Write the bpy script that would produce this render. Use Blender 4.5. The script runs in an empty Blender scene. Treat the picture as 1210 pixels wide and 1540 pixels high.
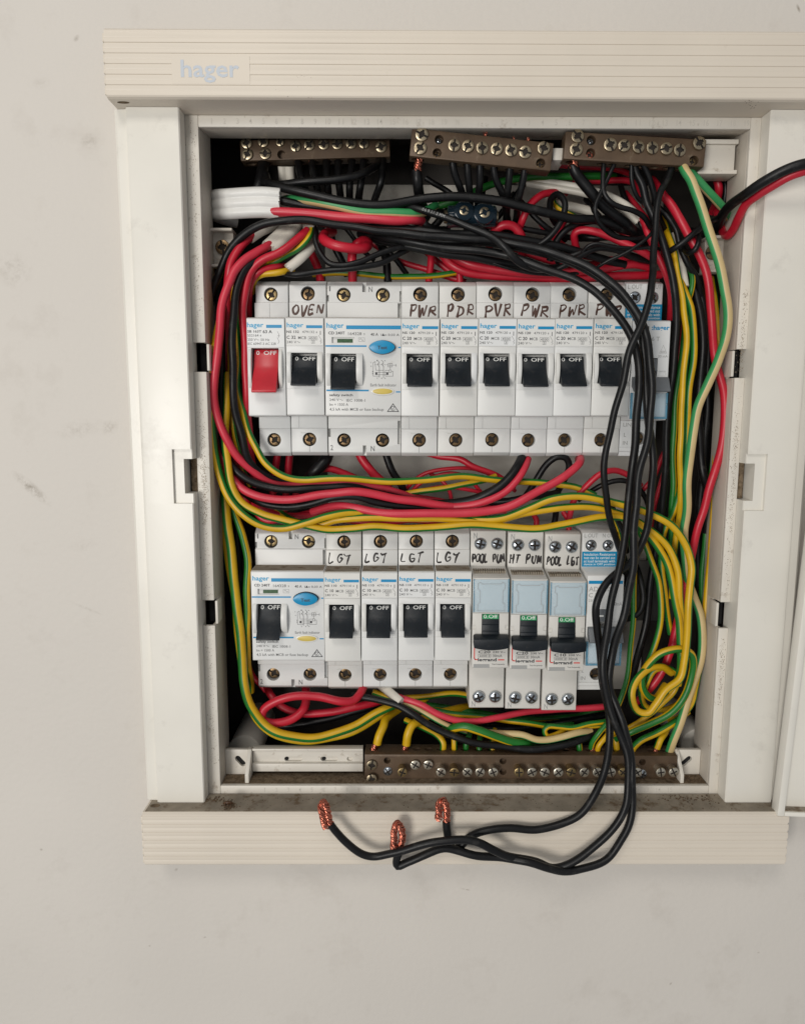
import bpy, bmesh, math, random
from mathutils import Vector, Matrix

# ------------------------------------------------------------------ camera, light, exposure
S = bpy.context.scene
S.render.engine = 'CYCLES'
S.render.resolution_x, S.render.resolution_y = 804, 1024
COL = S.collection
MM = 0.001
FPX = 1094.0                                   # focal length for a 1210 px wide frame
CAM = (-16.77, 342.56, 44.54)                  # x, distance in front of the rim, height (mm)
RIGHT = Vector((0.99998826, -0.00421415, 0.00239389))
FWD = Vector((0.00449998, 0.99074375, -0.13567082))
UP = Vector((-0.0018, 0.13568, 0.99075108))

def V(x, d, z):                                # mm (right, towards the viewer, up) -> metres
    return Vector((x, -d, z)) * MM

cd = bpy.data.cameras.new('camera')
cam = bpy.data.objects.new('camera', cd)
COL.objects.link(cam)
cd.sensor_fit = 'HORIZONTAL'; cd.sensor_width = 36.0
cd.lens = FPX / 1210.0 * 36.0
cd.clip_start = 0.01; cd.clip_end = 50.0
m = Matrix.Identity(4)
for i in range(3):
    m[i][0] = RIGHT[i]; m[i][1] = UP[i]; m[i][2] = -FWD[i]
m.translation = V(*CAM)
cam.matrix_world = m
S.camera = cam

W_ = bpy.data.worlds.new('World'); S.world = W_; W_.use_nodes = True
bgn = W_.node_tree.nodes['Background']
bgn.inputs[0].default_value = (0.93, 0.96, 1.0, 1); bgn.inputs[1].default_value = 0.345

def area(name, loc, target, size, power, color, sizey=None):
    l = bpy.data.lights.new(name, 'AREA'); l.energy = power; l.color = color
    l.shape = 'RECTANGLE'; l.size = size; l.size_y = sizey or size
    o = bpy.data.objects.new(name, l); COL.objects.link(o)
    o.location = V(*loc)
    o.rotation_euler = (V(*target) - V(*loc)).to_track_quat('-Z', 'Y').to_euler()
    return o
area('ceiling_lamp', (-260, 900, 760), (0, 0, 20), 0.26, 3.1, (1.0, 0.95, 0.88))
area('front_light', (-860, 1800, -40), (0, 0, -20), 0.62, 22.5, (1.0, 0.968, 0.92), 0.62)  # added soft frontal light; its source is unseen

S.view_settings.view_transform = 'Standard'
try: S.view_settings.look = 'None'
except Exception: pass
S.view_settings.gamma = 1.0; S.view_settings.exposure = -0.02

def at(px, py, d):                             # a point of the photograph at a given depth -> mm
    v = RIGHT * ((px - 605) / FPX) + FWD + UP * ((770 - py) / FPX)
    t = (CAM[1] - d) / v.y
    return (CAM[0] + t * v.x, d, CAM[2] + t * v.z)

# ------------------------------------------------------------------ materials
MATS = {}
def mat(name, col, rough=0.45, metal=0.0, var=0.06, vscale=90, bump=0.0, bscale=900, dirt=0.0, dcol=(0.16, 0.11, 0.07),
        dscale=160, dthr=0.62, trans=0.0, alpha_=1.0, spec=0.5, alpha=None, sss=0.0):
    if name in MATS: return MATS[name]
    M = bpy.data.materials.new(name); M.use_nodes = True
    nt = M.node_tree; N = nt.nodes; L = nt.links
    b = N['Principled BSDF']
    tc = N.new('ShaderNodeTexCoord')
    nz = N.new('ShaderNodeTexNoise'); nz.inputs['Scale'].default_value = vscale; nz.inputs['Detail'].default_value = 5
    L.new(tc.outputs['Object'], nz.inputs['Vector'])
    mx = N.new('ShaderNodeMix'); mx.data_type = 'RGBA'
    c2 = tuple(max(0, c * (1 - 3 * var)) for c in col); c1 = tuple(min(1, c * (1 + 1.5 * var)) for c in col)
    mx.inputs[6].default_value = (*c2, 1); mx.inputs[7].default_value = (*c1, 1)
    L.new(nz.outputs['Fac'], mx.inputs[0])
    out = mx.outputs[2]
    if dirt > 0:
        n2 = N.new('ShaderNodeTexNoise'); n2.inputs['Scale'].default_value = dscale; n2.inputs['Detail'].default_value = 8
        n2.inputs['Roughness'].default_value = 0.7
        L.new(tc.outputs['Object'], n2.inputs['Vector'])
        mr = N.new('ShaderNodeMapRange'); mr.inputs['From Min'].default_value = dthr; mr.inputs['From Max'].default_value = dthr + 0.12
        mr.inputs['To Max'].default_value = dirt
        L.new(n2.outputs['Fac'], mr.inputs['Value'])
        m2 = N.new('ShaderNodeMix'); m2.data_type = 'RGBA'
        L.new(mr.outputs[0], m2.inputs[0]); L.new(out, m2.inputs[6]); m2.inputs[7].default_value = (*dcol, 1)
        out = m2.outputs[2]
    if name in ('breaker_plastic', 'breaker_label_plastic', 'warm_breaker_plastic'):   # every unit has yellowed a little differently
        oi = N.new('ShaderNodeObjectInfo'); mv = N.new('ShaderNodeMath'); mv.operation = 'MULTIPLY'; mv.inputs[1].default_value = 0.8
        L.new(oi.outputs['Random'], mv.inputs[0])
        m4 = N.new('ShaderNodeMix'); m4.data_type = 'RGBA'; m4.blend_type = 'MULTIPLY'; L.new(mv.outputs[0], m4.inputs[0]); L.new(out, m4.inputs[6]); m4.inputs[7].default_value = (0.965, 0.935, 0.875, 1)
        out = m4.outputs[2]
    L.new(out, b.inputs['Base Color'])
    b.inputs['Metallic'].default_value = metal
    b.inputs['Specular IOR Level'].default_value = spec
    rr = N.new('ShaderNodeMapRange'); rr.inputs['To Min'].default_value = max(0.02, rough - 0.08); rr.inputs['To Max'].default_value = min(1, rough + 0.1)
    L.new(nz.outputs['Fac'], rr.inputs['Value']); L.new(rr.outputs[0], b.inputs['Roughness'])
    if trans: b.inputs['Transmission Weight'].default_value = trans; b.inputs['IOR'].default_value = 1.3
    if alpha_ < 1: b.inputs['Alpha'].default_value = alpha_
    if sss:
        b.inputs['Subsurface Weight'].default_value = sss; b.inputs['Subsurface Scale'].default_value = 0.001
    if bump:
        n3 = N.new('ShaderNodeTexNoise'); n3.inputs['Scale'].default_value = bscale; n3.inputs['Detail'].default_value = 4
        L.new(tc.outputs['Object'], n3.inputs['Vector'])
        bp = N.new('ShaderNodeBump'); bp.inputs['Strength'].default_value = bump; bp.inputs['Distance'].default_value = 0.0004
        L.new(n3.outputs['Fac'], bp.inputs['Height']); L.new(bp.outputs[0], b.inputs['Normal'])
    MATS[name] = M
    return M

BOARD = mat('cream_plastic', (0.65, 0.582, 0.49), 0.42, var=0.035, vscale=25, bump=0.06, dirt=0.45, dscale=90, dthr=0.68, dcol=(0.36, 0.3, 0.23))
PANEL = mat('white_panel_plastic', (0.72, 0.69, 0.62), 0.33, var=0.035, vscale=30, bump=0.05, dirt=0.42, dscale=45, dthr=0.58, dcol=(0.50, 0.47, 0.42))
RIM = mat('rim_plastic', (0.66, 0.62, 0.55), 0.42, var=0.06, vscale=40, dirt=0.75, dscale=150, dthr=0.585, dcol=(0.26, 0.2, 0.14))
INNER = mat('collar_plastic', (0.55, 0.50, 0.43), 0.5, var=0.06, vscale=40, dirt=0.7, dscale=110, dthr=0.60, dcol=(0.24, 0.18, 0.12))
BACK = mat('white_back_plate', (0.60, 0.57, 0.51), 0.5, var=0.08, vscale=40, dirt=0.5, dscale=60, dthr=0.6, dcol=(0.3, 0.25, 0.19))
BOXM = mat('unlit_box_plastic', (0.035, 0.029, 0.024), 0.6, var=0.12, vscale=60)  # near black: the unlit depth of the box is put into its colour
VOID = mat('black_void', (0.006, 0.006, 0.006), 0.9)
DUST = mat('dust', (0.33, 0.285, 0.225), 0.95, var=0.18, vscale=120, bump=0.6, bscale=1500, dirt=0.9, dscale=140, dthr=0.53, dcol=(0.15, 0.105, 0.065), spec=0.1)
DUST2 = mat('heavy_dust', (0.22, 0.165, 0.11), 0.97, var=0.3, vscale=400, bump=1.0, bscale=1600, dirt=0.9, dscale=500, dthr=0.52, dcol=(0.07, 0.045, 0.025), spec=0.05)
BRK = mat('breaker_plastic', (0.67, 0.675, 0.67), 0.38, var=0.025, vscale=50, bump=0.05, dirt=0.4, dscale=120, dthr=0.65, dcol=(0.38, 0.31, 0.23))
BRK2 = mat('breaker_label_plastic', (0.70, 0.705, 0.70), 0.32, var=0.02, vscale=60)
LEGR = mat('warm_breaker_plastic', (0.63, 0.615, 0.58), 0.42, var=0.02, vscale=50, bump=0.05, dirt=0.3, dscale=140, dthr=0.68, dcol=(0.38, 0.31, 0.23))
TOGB = mat('black_toggle', (0.006, 0.0095, 0.0135), 0.42, spec=0.4, var=0.1, vscale=200, bump=0.15, bscale=3000, dirt=0.25, dscale=300, dthr=0.55, dcol=(0.07, 0.06, 0.055))
TOGR = mat('red_toggle', (0.52, 0.018, 0.03), 0.35, var=0.08, vscale=150, dirt=0.3, dscale=300, dthr=0.58, dcol=(0.25, 0.06, 0.05))
TOGG = mat('grey_toggle', (0.13, 0.14, 0.15), 0.4, var=0.06)
INKW = mat('white_ink', (0.75, 0.75, 0.72), 0.5, var=0.0)
INKB = mat('blue_ink', (0.0, 0.23, 0.46), 0.4, var=0.02)
INKL = mat('light_blue_ink', (0.01, 0.31, 0.55), 0.4, var=0.02)
INKK = mat('black_ink', (0.03, 0.03, 0.035), 0.5, var=0.0)
INKG = mat('grey_ink', (0.13, 0.13, 0.13), 0.5, var=0.0)
INKP = mat('pale_grey_ink', (0.33, 0.33, 0.32), 0.5, var=0.0)
INKR = mat('red_ink', (0.62, 0.03, 0.02), 0.45, var=0.0)
LOGO = mat('pale_logo_ink', (0.47, 0.51, 0.56), 0.4, var=0.02)
EMBO = mat('embossed_digit', (0.565, 0.53, 0.47), 0.5, var=0.03)
STICK = mat('blue_sticker', (0.0, 0.24, 0.45), 0.4, var=0.04)
BTN = mat('blue_button', (0.0, 0.24, 0.46), 0.33, var=0.03)
YEL = mat('yellow_indicator', (0.62, 0.47, 0.10), 0.35, var=0.1)
GRN = mat('green_indicator', (0.01, 0.30, 0.10), 0.4, var=0.03)
MARKB = mat('brown_marker', (0.075, 0.030, 0.018), 0.5, var=0.2, vscale=600)
MARKK = mat('black_marker', (0.016, 0.012, 0.011), 0.5, var=0.2, vscale=600)
CLEAR = mat('clear_cover', (0.62, 0.76, 0.84), 0.14, var=0.02, alpha_=0.38)
CLEARB = mat('clear_blue_edge', (0.10, 0.34, 0.50), 0.15, var=0.15, vscale=400, alpha_=0.6)
BAR = mat('brown_terminal_bar', (0.105, 0.066, 0.038), 0.5, metal=0.25, var=0.16, vscale=140, bump=0.2, bscale=1500, dirt=0.5, dscale=220, dthr=0.58, dcol=(0.2, 0.16, 0.11))
BRASS = mat('dull_brass', (0.36, 0.265, 0.13), 0.36, metal=0.9, var=0.12, vscale=300, dirt=0.5, dscale=500, dthr=0.55, dcol=(0.12, 0.08, 0.05))
NICK = mat('nickel_screw', (0.42, 0.35, 0.24), 0.33, metal=0.95, var=0.1, vscale=400, dirt=0.5, dscale=600, dthr=0.55, dcol=(0.16, 0.12, 0.08))
DARKS = mat('dark_bronze_screw', (0.19, 0.125, 0.065), 0.36, metal=0.9, var=0.15, vscale=400, dirt=0.6, dscale=600, dthr=0.52, dcol=(0.05, 0.03, 0.02))
ZINC = mat('zinc_screw', (0.50, 0.54, 0.58), 0.26, metal=0.95, var=0.1, vscale=400)
COPPER = mat('bare_copper', (0.74, 0.25, 0.165), 0.24, metal=0.95, var=0.2, vscale=700, dirt=0.6, dscale=900, dthr=0.52, dcol=(0.22, 0.055, 0.035))
PVCK = mat('black_pvc', (0.0045, 0.0045, 0.005), 0.40, spec=0.3, var=0.14, vscale=120, bump=0.12, bscale=700, dirt=0.35, dscale=150, dthr=0.57, dcol=(0.055, 0.052, 0.048))
PVCR = mat('red_pvc', (0.50, 0.010, 0.028), 0.40, var=0.08, vscale=120, bump=0.08, bscale=700, dirt=0.3, dscale=220, dthr=0.66, dcol=(0.2, 0.03, 0.03))
PVCP = mat('faded_red_pvc', (0.58, 0.030, 0.055), 0.40, var=0.06, vscale=120, bump=0.08, bscale=700, dirt=0.25, dscale=170, dthr=0.6, dcol=(0.3, 0.03, 0.04))
PVCY = mat('yellow_pvc', (0.60, 0.355, 0.004), 0.40, var=0.08, vscale=120, bump=0.08, bscale=700, dirt=0.3, dscale=170, dthr=0.6, dcol=(0.25, 0.14, 0.02))
PVCG = mat('green_pvc', (0.010, 0.150, 0.016), 0.40, var=0.1, vscale=120, bump=0.08, bscale=700)
PVCLG = mat('faded_green_pvc', (0.035, 0.27, 0.085), 0.42, var=0.06, vscale=120)
PVCC = mat('cream_pvc', (0.56, 0.42, 0.20), 0.45, var=0.06, vscale=120)
SHEATH = mat('white_sheath', (0.66, 0.62, 0.54), 0.45, var=0.06, vscale=90, bump=0.1, bscale=600, dirt=0.45, dscale=160, dthr=0.62, dcol=(0.3, 0.24, 0.17))
SHEATHB = mat('clean_white_sheath', (0.71, 0.70, 0.67), 0.4, var=0.05, vscale=90, bump=0.6, bscale=260, dirt=0.5, dscale=120, dthr=0.66, dcol=(0.4, 0.37, 0.33))
BLUEC = mat('clear_blue_connector', (0.014, 0.030, 0.046), 0.12, var=0.2, trans=0.35)

# ------------------------------------------------------------------ mesh helpers
def finish(bm, name, mats, parent=None, bevel=0.0, seg=2, angle=35, smooth=True):
    """bm in mm (x, d, z) -> one mesh object"""
    if bevel > 0:
        bmesh.ops.recalc_face_normals(bm, faces=bm.faces)
        es = [e for e in bm.edges if len(e.link_faces) == 2 and e.calc_face_angle(0) > math.radians(30)]
        bmesh.ops.bevel(bm, geom=es, offset=bevel, segments=seg, affect='EDGES', clamp_overlap=True, profile=0.5)
    for v in bm.verts: v.co = V(*v.co)
    bmesh.ops.recalc_face_normals(bm, faces=bm.faces)
    me = bpy.data.meshes.new(name); bm.to_mesh(me); bm.free()
    return link(name, me, mats, parent, angle if smooth else None)

def link(name, me, mats, parent=None, angle=35):
    if mats is not None:
        for q in (mats if isinstance(mats, (list, tuple)) else [mats]): me.materials.append(q)
    if angle:
        me.polygons.foreach_set('use_smooth', [True] * len(me.polygons))
        me.set_sharp_from_angle(angle=math.radians(angle))
    o = bpy.data.objects.new(name, me); COL.objects.link(o)
    if parent:
        o.parent = parent
        if parent.name in OFF: o.location = -OFF[parent.name]
    return o

OFF = {}
def thing(name, label, cat, base=(0, 0, 0), group=None):
    o = bpy.data.objects.new(name, None); COL.objects.link(o)
    o.empty_display_size = 0.01
    o.location = V(*base); OFF[o.name] = V(*base)
    return tag(o, label, cat, group)

def tag(o, label, cat, group=None):
    o['label'] = label; o['category'] = cat
    if group: o['group'] = group
    return o

def struct(o): o['kind'] = 'structure'; return o

def B(): return bmesh.new()

def hull(bm, pts, faces):
    vs = [bm.verts.new(p) for p in pts]
    for f in faces: bm.faces.new([vs[i] for i in f])

def box(bm, x0, x1, d0, d1, z0, z1):
    hull(bm, [(x0, d0, z0), (x1, d0, z0), (x1, d1, z0), (x0, d1, z0), (x0, d0, z1), (x1, d0, z1), (x1, d1, z1), (x0, d1, z1)],
         [(0, 1, 2, 3), (4, 7, 6, 5), (0, 4, 5, 1), (1, 5, 6, 2), (2, 6, 7, 3), (3, 7, 4, 0)])

def prism_x(bm, prof, x0, x1):                 # prof: (d, z)
    n = len(prof)
    a = [bm.verts.new((x0, d, z)) for d, z in prof]; b = [bm.verts.new((x1, d, z)) for d, z in prof]
    bm.faces.new(a); bm.faces.new(b[::-1])
    for i in range(n): bm.faces.new([a[i], b[i], b[(i + 1) % n], a[(i + 1) % n]])

def prism_z(bm, prof, z0, z1):                 # prof: (x, d)
    n = len(prof)
    a = [bm.verts.new((x, d, z0)) for x, d in prof]; b = [bm.verts.new((x, d, z1)) for x, d in prof]
    bm.faces.new(a); bm.faces.new(b[::-1])
    for i in range(n): bm.faces.new([a[i], b[i], b[(i + 1) % n], a[(i + 1) % n]])

def prism_d(bm, prof, d0, d1):                 # prof: (x, z)
    n = len(prof)
    a = [bm.verts.new((x, d0, z)) for x, z in prof]; b = [bm.verts.new((x, d1, z)) for x, z in prof]
    bm.faces.new(a); bm.faces.new(b[::-1])
    for i in range(n): bm.faces.new([a[i], b[i], b[(i + 1) % n], a[(i + 1) % n]])

def ell(cx, cz, rx, rz, n=28, rot=0.0, p=2.0):
    out = []
    for i in range(n):
        a = 2 * math.pi * i / n
        c, s = math.cos(a), math.sin(a)
        x = rx * math.copysign(abs(c) ** (2 / p), c); z = rz * math.copysign(abs(s) ** (2 / p), s)
        out.append((cx + x * math.cos(rot) - z * math.sin(rot), cz + x * math.sin(rot) + z * math.cos(rot)))
    return out

def capsule(cx, cz, L, r, rot, n=10):
    out = []
    for k in range(n + 1):
        a = -math.pi / 2 + math.pi * k / n; out.append((L + r * math.cos(a), r * math.sin(a)))
    for k in range(n + 1):
        a = math.pi / 2 + math.pi * k / n; out.append((-L + r * math.cos(a), r * math.sin(a)))
    return [(cx + x * math.cos(rot) - z * math.sin(rot), cz + x * math.sin(rot) + z * math.cos(rot)) for x, z in out]

def carve(bm, cut):
    """exact boolean difference; both in mm; returns a new bmesh in mm"""
    tmp = []
    for b in (bm, cut):
        bmesh.ops.recalc_face_normals(b, faces=b.faces)
        me = bpy.data.meshes.new('tmp'); b.to_mesh(me); b.free()
        o = bpy.data.objects.new('tmp', me); COL.objects.link(o); tmp.append(o)
    md = tmp[0].modifiers.new('b', 'BOOLEAN'); md.operation = 'DIFFERENCE'; md.solver = 'EXACT'; md.object = tmp[1]; md.use_self = True
    dg = bpy.context.evaluated_depsgraph_get(); dg.update()
    me = bpy.data.meshes.new_from_object(tmp[0].evaluated_get(dg))
    out = bmesh.new(); out.from_mesh(me)
    bpy.data.meshes.remove(me)
    for o in tmp:
        q = o.data; bpy.data.objects.remove(o); bpy.data.meshes.remove(q)
    return out

def bev(bm, w, seg=2):
    bmesh.ops.recalc_face_normals(bm, faces=bm.faces)
    es = [e for e in bm.edges if len(e.link_faces) == 2 and e.calc_face_angle(0) > math.radians(30)]
    bmesh.ops.bevel(bm, geom=es, offset=w, segments=seg, affect='EDGES', clamp_overlap=True, profile=0.5)
    return bm

# flat print ---------------------------------------------------------------
TXT = {}
def glyphs(s, bold):
    k = (s, bold)
    if k not in TXT:
        cu = bpy.data.curves.new('t', 'FONT'); cu.body = s; cu.size = 1.0; cu.resolution_u = 2; cu.offset = bold
        o = bpy.data.objects.new('t', cu); COL.objects.link(o)
        dg = bpy.context.evaluated_depsgraph_get(); dg.update()
        me = bpy.data.meshes.new_from_object(o.evaluated_get(dg))
        vs = [(v.co.x, v.co.y) for v in me.vertices]; fs = [tuple(p.vertices) for p in me.polygons]
        bpy.data.objects.remove(o); bpy.data.curves.remove(cu); bpy.data.meshes.remove(me)
        TXT[k] = (vs, fs)
    return TXT[k]

def text(bm, s, x0, x1, z0, z1, d, mi=0, bold=0.008):
    """write s fitted into the rectangle; d is a depth or a function of z"""
    vs, fs = glyphs(s, bold)
    ax, bx = min(v[0] for v in vs), max(v[0] for v in vs); ay, by = min(v[1] for v in vs), max(v[1] for v in vs)
    nv = []
    for x, y in vs:
        zz = z0 + (y - ay) / (by - ay) * (z1 - z0)
        nv.append(bm.verts.new((x0 + (x - ax) / (bx - ax) * (x1 - x0), d(zz) if callable(d) else d, zz)))
    for f in fs:
        try:
            q = bm.faces.new([nv[i] for i in f]); q.material_index = mi
        except ValueError: pass

def rect(bm, x0, x1, z0, z1, d, mi=0):
    q = bm.faces.new([bm.verts.new(p) for p in ((x0, d, z0), (x1, d, z0), (x1, d, z1), (x0, d, z1))]); q.material_index = mi

def line(bm, pts, w, d, mi=0):                 # thin printed polyline
    for (ax, az), (bx, bz) in zip(pts, pts[1:]):
        dx, dz = bx - ax, bz - az; L = math.hypot(dx, dz) or 1
        nx, nz = -dz / L * w / 2, dx / L * w / 2; ex, ez = dx / L * w / 2, dz / L * w / 2
        q = bm.faces.new([bm.verts.new(p) for p in ((ax + nx - ex, d, az + nz - ez), (ax - nx - ex, d, az - nz - ez), (bx - nx + ex, d, bz - nz + ez), (bx + nx + ex, d, bz + nz + ez))])
        q.material_index = mi

def frame(bm, x0, x1, z0, z1, w, d, mi=0): line(bm, [(x0, z0), (x1, z0), (x1, z1), (x0, z1), (x0, z0)], w, d, mi)

def flat(bm, name, mats, parent, loc=None):
    for v in bm.verts: v.co = V(*v.co)
    for f in bm.faces:
        f.normal_update()
        if f.normal.y > 0: f.normal_flip()
    me = bpy.data.meshes.new(name); bm.to_mesh(me); bm.free()
    o = link(name, me, mats, parent, None)
    if loc: o.location = V(*loc)
    return o

# curves ---------------------------------------------------------------
def spline(pts, step=1.6):
    P = [Vector(p) for p in pts]
    if len(P) == 2: P = [P[0], (P[0] + P[1]) / 2, P[1]]
    P = [P[0] * 2 - P[1]] + P + [P[-1] * 2 - P[-2]]
    out = []
    for i in range(1, len(P) - 2):
        p0, p1, p2, p3 = P[i - 1:i + 3]
        t0 = 0.0; t1 = t0 + max(1e-4, (p1 - p0).length ** 0.5); t2 = t1 + max(1e-4, (p2 - p1).length ** 0.5); t3 = t2 + max(1e-4, (p3 - p2).length ** 0.5)
        n = max(2, int((p2 - p1).length / step) + 1)
        for k in range(n):
            t = t1 + (t2 - t1) * k / n
            A1 = p0 * ((t1 - t) / (t1 - t0)) + p1 * ((t - t0) / (t1 - t0)); A2 = p1 * ((t2 - t) / (t2 - t1)) + p2 * ((t - t1) / (t2 - t1))
            A3 = p2 * ((t3 - t) / (t3 - t2)) + p3 * ((t - t2) / (t3 - t2))
            B1 = A1 * ((t2 - t) / (t2 - t0)) + A2 * ((t - t0) / (t2 - t0)); B2 = A2 * ((t3 - t) / (t3 - t1)) + A3 * ((t - t1) / (t3 - t1))
            out.append(B1 * ((t2 - t) / (t2 - t1)) + B2 * ((t - t1) / (t2 - t1)))
    out.append(P[-2])
    return out

def frames(path, ref=Vector((0, 1, 0))):
    fr = []; u = None
    for i, p in enumerate(path):
        t = (path[min(i + 1, len(path) - 1)] - path[max(i - 1, 0)]).normalized()
        b = ref if u is None else u
        w = b - t * b.dot(t)
        if w.length < 1e-3: w = Vector((0.3, 0.2, 1)) - t * Vector((0.3, 0.2, 1)).dot(t)
        u = w.normalized(); fr.append((t, u, t.cross(u)))
    return fr

def sweep(bm, path, prof, twist=0.0, a0=0.0, caps=True, green=None, mi=0, taper=None):
    """prof: function(angle index) -> (u, v) offsets list; green: set of columns using slot 1"""
    fr = frames(path); n = len(prof); prev = None; s = 0.0
    for i, p in enumerate(path):
        if i: s += (p - path[i - 1]).length
        t, u, v = fr[i]; a = a0 + twist * s; ca, sa = math.cos(a), math.sin(a)
        k = taper(i / (len(path) - 1)) if taper else 1.0
        ring = [bm.verts.new(p + (u * (x * ca - y * sa) + v * (x * sa + y * ca)) * k) for x, y in prof]
        if prev:
            for j in range(n):
                f = bm.faces.new([prev[j], prev[(j + 1) % n], ring[(j + 1) % n], ring[j]])
                f.material_index = 1 if (green and j in green) else mi
        elif caps: bm.faces.new(ring[::-1]).material_index = mi
        prev = ring
    if caps: bm.faces.new(prev).material_index = mi

def circ(r, n=14): return [(r * math.cos(2 * math.pi * i / n), r * math.sin(2 * math.pi * i / n)) for i in range(n)]

def tubeobj(name, path, r, mats, parent=None, n=14, **k):
    bm = B(); sweep(bm, path, circ(r, n), **k)
    return finish(bm, name, mats, parent, angle=60)

def strands(pts, r, parent, n=11, pitch=8.0, name='copper_strands', fray=0.0):
    path = spline(pts, 0.45); fr = frames(path); bm = B(); rs = r * 0.17
    rn = random.Random(int(abs(pts[0][0]) * 10))
    for q in range(n + 4):
        inner = q >= n
        s = 0.0; sub = []; ph = rn.uniform(-0.3, 0.3); cut = rn.randint(0, 4); fl = rn.uniform(0, fray)
        m_ = len(path) - cut
        for i, p in enumerate(path[:m_]):
            if i: s += (p - path[i - 1]).length
            t, u, v = fr[i]; a = 2 * math.pi * (q / (4 if inner else n) + s / pitch) + ph
            end = max(0.0, (i - m_ + 8) / 8)
            rr = r * (0.42 if inner else 0.80 + 0.14 * math.sin(s * 1.1 + q * 2.1) + fl * end * end)
            sub.append(p + (u * math.cos(a) + v * math.sin(a)) * rr)
        sweep(bm, sub, circ(rs, 6))
    return finish(bm, name, COPPER, parent, angle=60)
# ------------------------------------------------------------------ the wall
ZT, ZB = 174.7, -145.5            # lower edge of the top board, upper edge of the bottom board
XBL, XBR = -139.3, 170.2
WALL_D = -6.0
def wall_material():
    M = mat('painted_wall', (0.595, 0.558, 0.508), 0.6, var=0.03, vscale=9, bump=0.4, bscale=330, dirt=0.2, dscale=28, dthr=0.56, dcol=(0.42, 0.38, 0.33))
    nt = M.node_tree; N = nt.nodes; L = nt.links; b = N['Principled BSDF']
    src = b.inputs['Base Color'].links[0].from_socket
    tc = [n for n in N if n.type == 'TEX_COORD'][0]
    # scuffs: (photo x, photo y, half length mm, half width mm, angle, strength)
    for px, py, a, w, rot, st in ((48, 735, 13, 3.2, -0.75, 0.55), (120, 645, 14, 5, 0.2, 0.18), (165, 643, 5, 4, 0.6, 0.28), (20, 405, 10, 9, -0.6, 0.22),
                                  (135, 212, 5, 4, 0.3, 0.3), (115, 57, 2, 1.2, 0.9, 0.5), (130, 915, 10, 1.0, -0.4, 0.22), (1200, 12, 2.2, 0.8, -1.1, 0.9), (60, 125, 6, 3, 0.2, 0.15), (125, 820, 9, 3.5, 0.2, 0.12),
                                  (700, 1338, 3.2, 0.5, -0.2, 0.5), (308, 1410, 1.0, 0.6, 0.3, 0.5), (1008, 1480, 1.4, 0.7, 0.9, 0.45), (62, 1278, 1.0, 0.8, 0, 0.5), (265, 1308, 1.4, 0.9, 0.8, 0.5), (225, 1423, 0.9, 0.6, 0, 0.4), (1140, 1433, 0.9, 0.7, 0, 0.4)):
        x, d, z = at(px, py, WALL_D)
        mp = N.new('ShaderNodeMapping'); mp.vector_type = 'TEXTURE'
        mp.inputs['Location'].default_value = (x * MM, -WALL_D * MM, z * MM); mp.inputs['Rotation'].default_value = (0, -rot, 0)
        mp.inputs['Scale'].default_value = (a * MM, 0.05, w * MM)
        L.new(tc.outputs['Object'], mp.inputs['Vector'])
        gr = N.new('ShaderNodeTexGradient'); gr.gradient_type = 'SPHERICAL'; L.new(mp.outputs[0], gr.inputs['Vector'])
        nz = N.new('ShaderNodeTexNoise'); nz.inputs['Scale'].default_value = 420; nz.inputs['Detail'].default_value = 6; nz.inputs['Roughness'].default_value = 0.75
        L.new(tc.outputs['Object'], nz.inputs['Vector'])
        mr = N.new('ShaderNodeMapRange'); mr.inputs['From Min'].default_value = 0.42 if a > 2.5 else 0.2; mr.inputs['From Max'].default_value = 0.66; L.new(nz.outputs['Fac'], mr.inputs['Value'])
        ml = N.new('ShaderNodeMath'); ml.operation = 'MULTIPLY'; L.new(gr.outputs['Fac'], ml.inputs[0]); L.new(mr.outputs[0], ml.inputs[1])
        m2 = N.new('ShaderNodeMath'); m2.operation = 'MULTIPLY'; m2.inputs[1].default_value = st * 2.0; m2.use_clamp = True; L.new(ml.outputs[0], m2.inputs[0])
        mx = N.new('ShaderNodeMix'); mx.data_type = 'RGBA'; L.new(m2.outputs[0], mx.inputs[0]); L.new(src, mx.inputs[6]); mx.inputs[7].default_value = (0.27, 0.235, 0.19, 1)
        src = mx.outputs[2]
    L.new(src, b.inputs['Base Color'])
    return M
bm = B()
xo0, xo1, zo0, zo1 = -134, 164, -160, 190
for x0, x1, z0, z1 in ((-700, xo0, -700, 700), (xo1, 700, -700, 700), (xo0, xo1, zo1, 700), (xo0, xo1, -700, zo0)):
    rect(bm, x0, x1, z0, z1, WALL_D)
bmesh.ops.remove_doubles(bm, verts=bm.verts, dist=0.01)
struct(flat(bm, 'wall', wall_material(), None))

# ------------------------------------------------------------------ the enclosure
ENC = thing('switchboard_enclosure', 'cream plastic wall switchboard enclosure with ribbed top and bottom boards, cover removed', 'enclosure', (15, WALL_D, -173))

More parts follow.
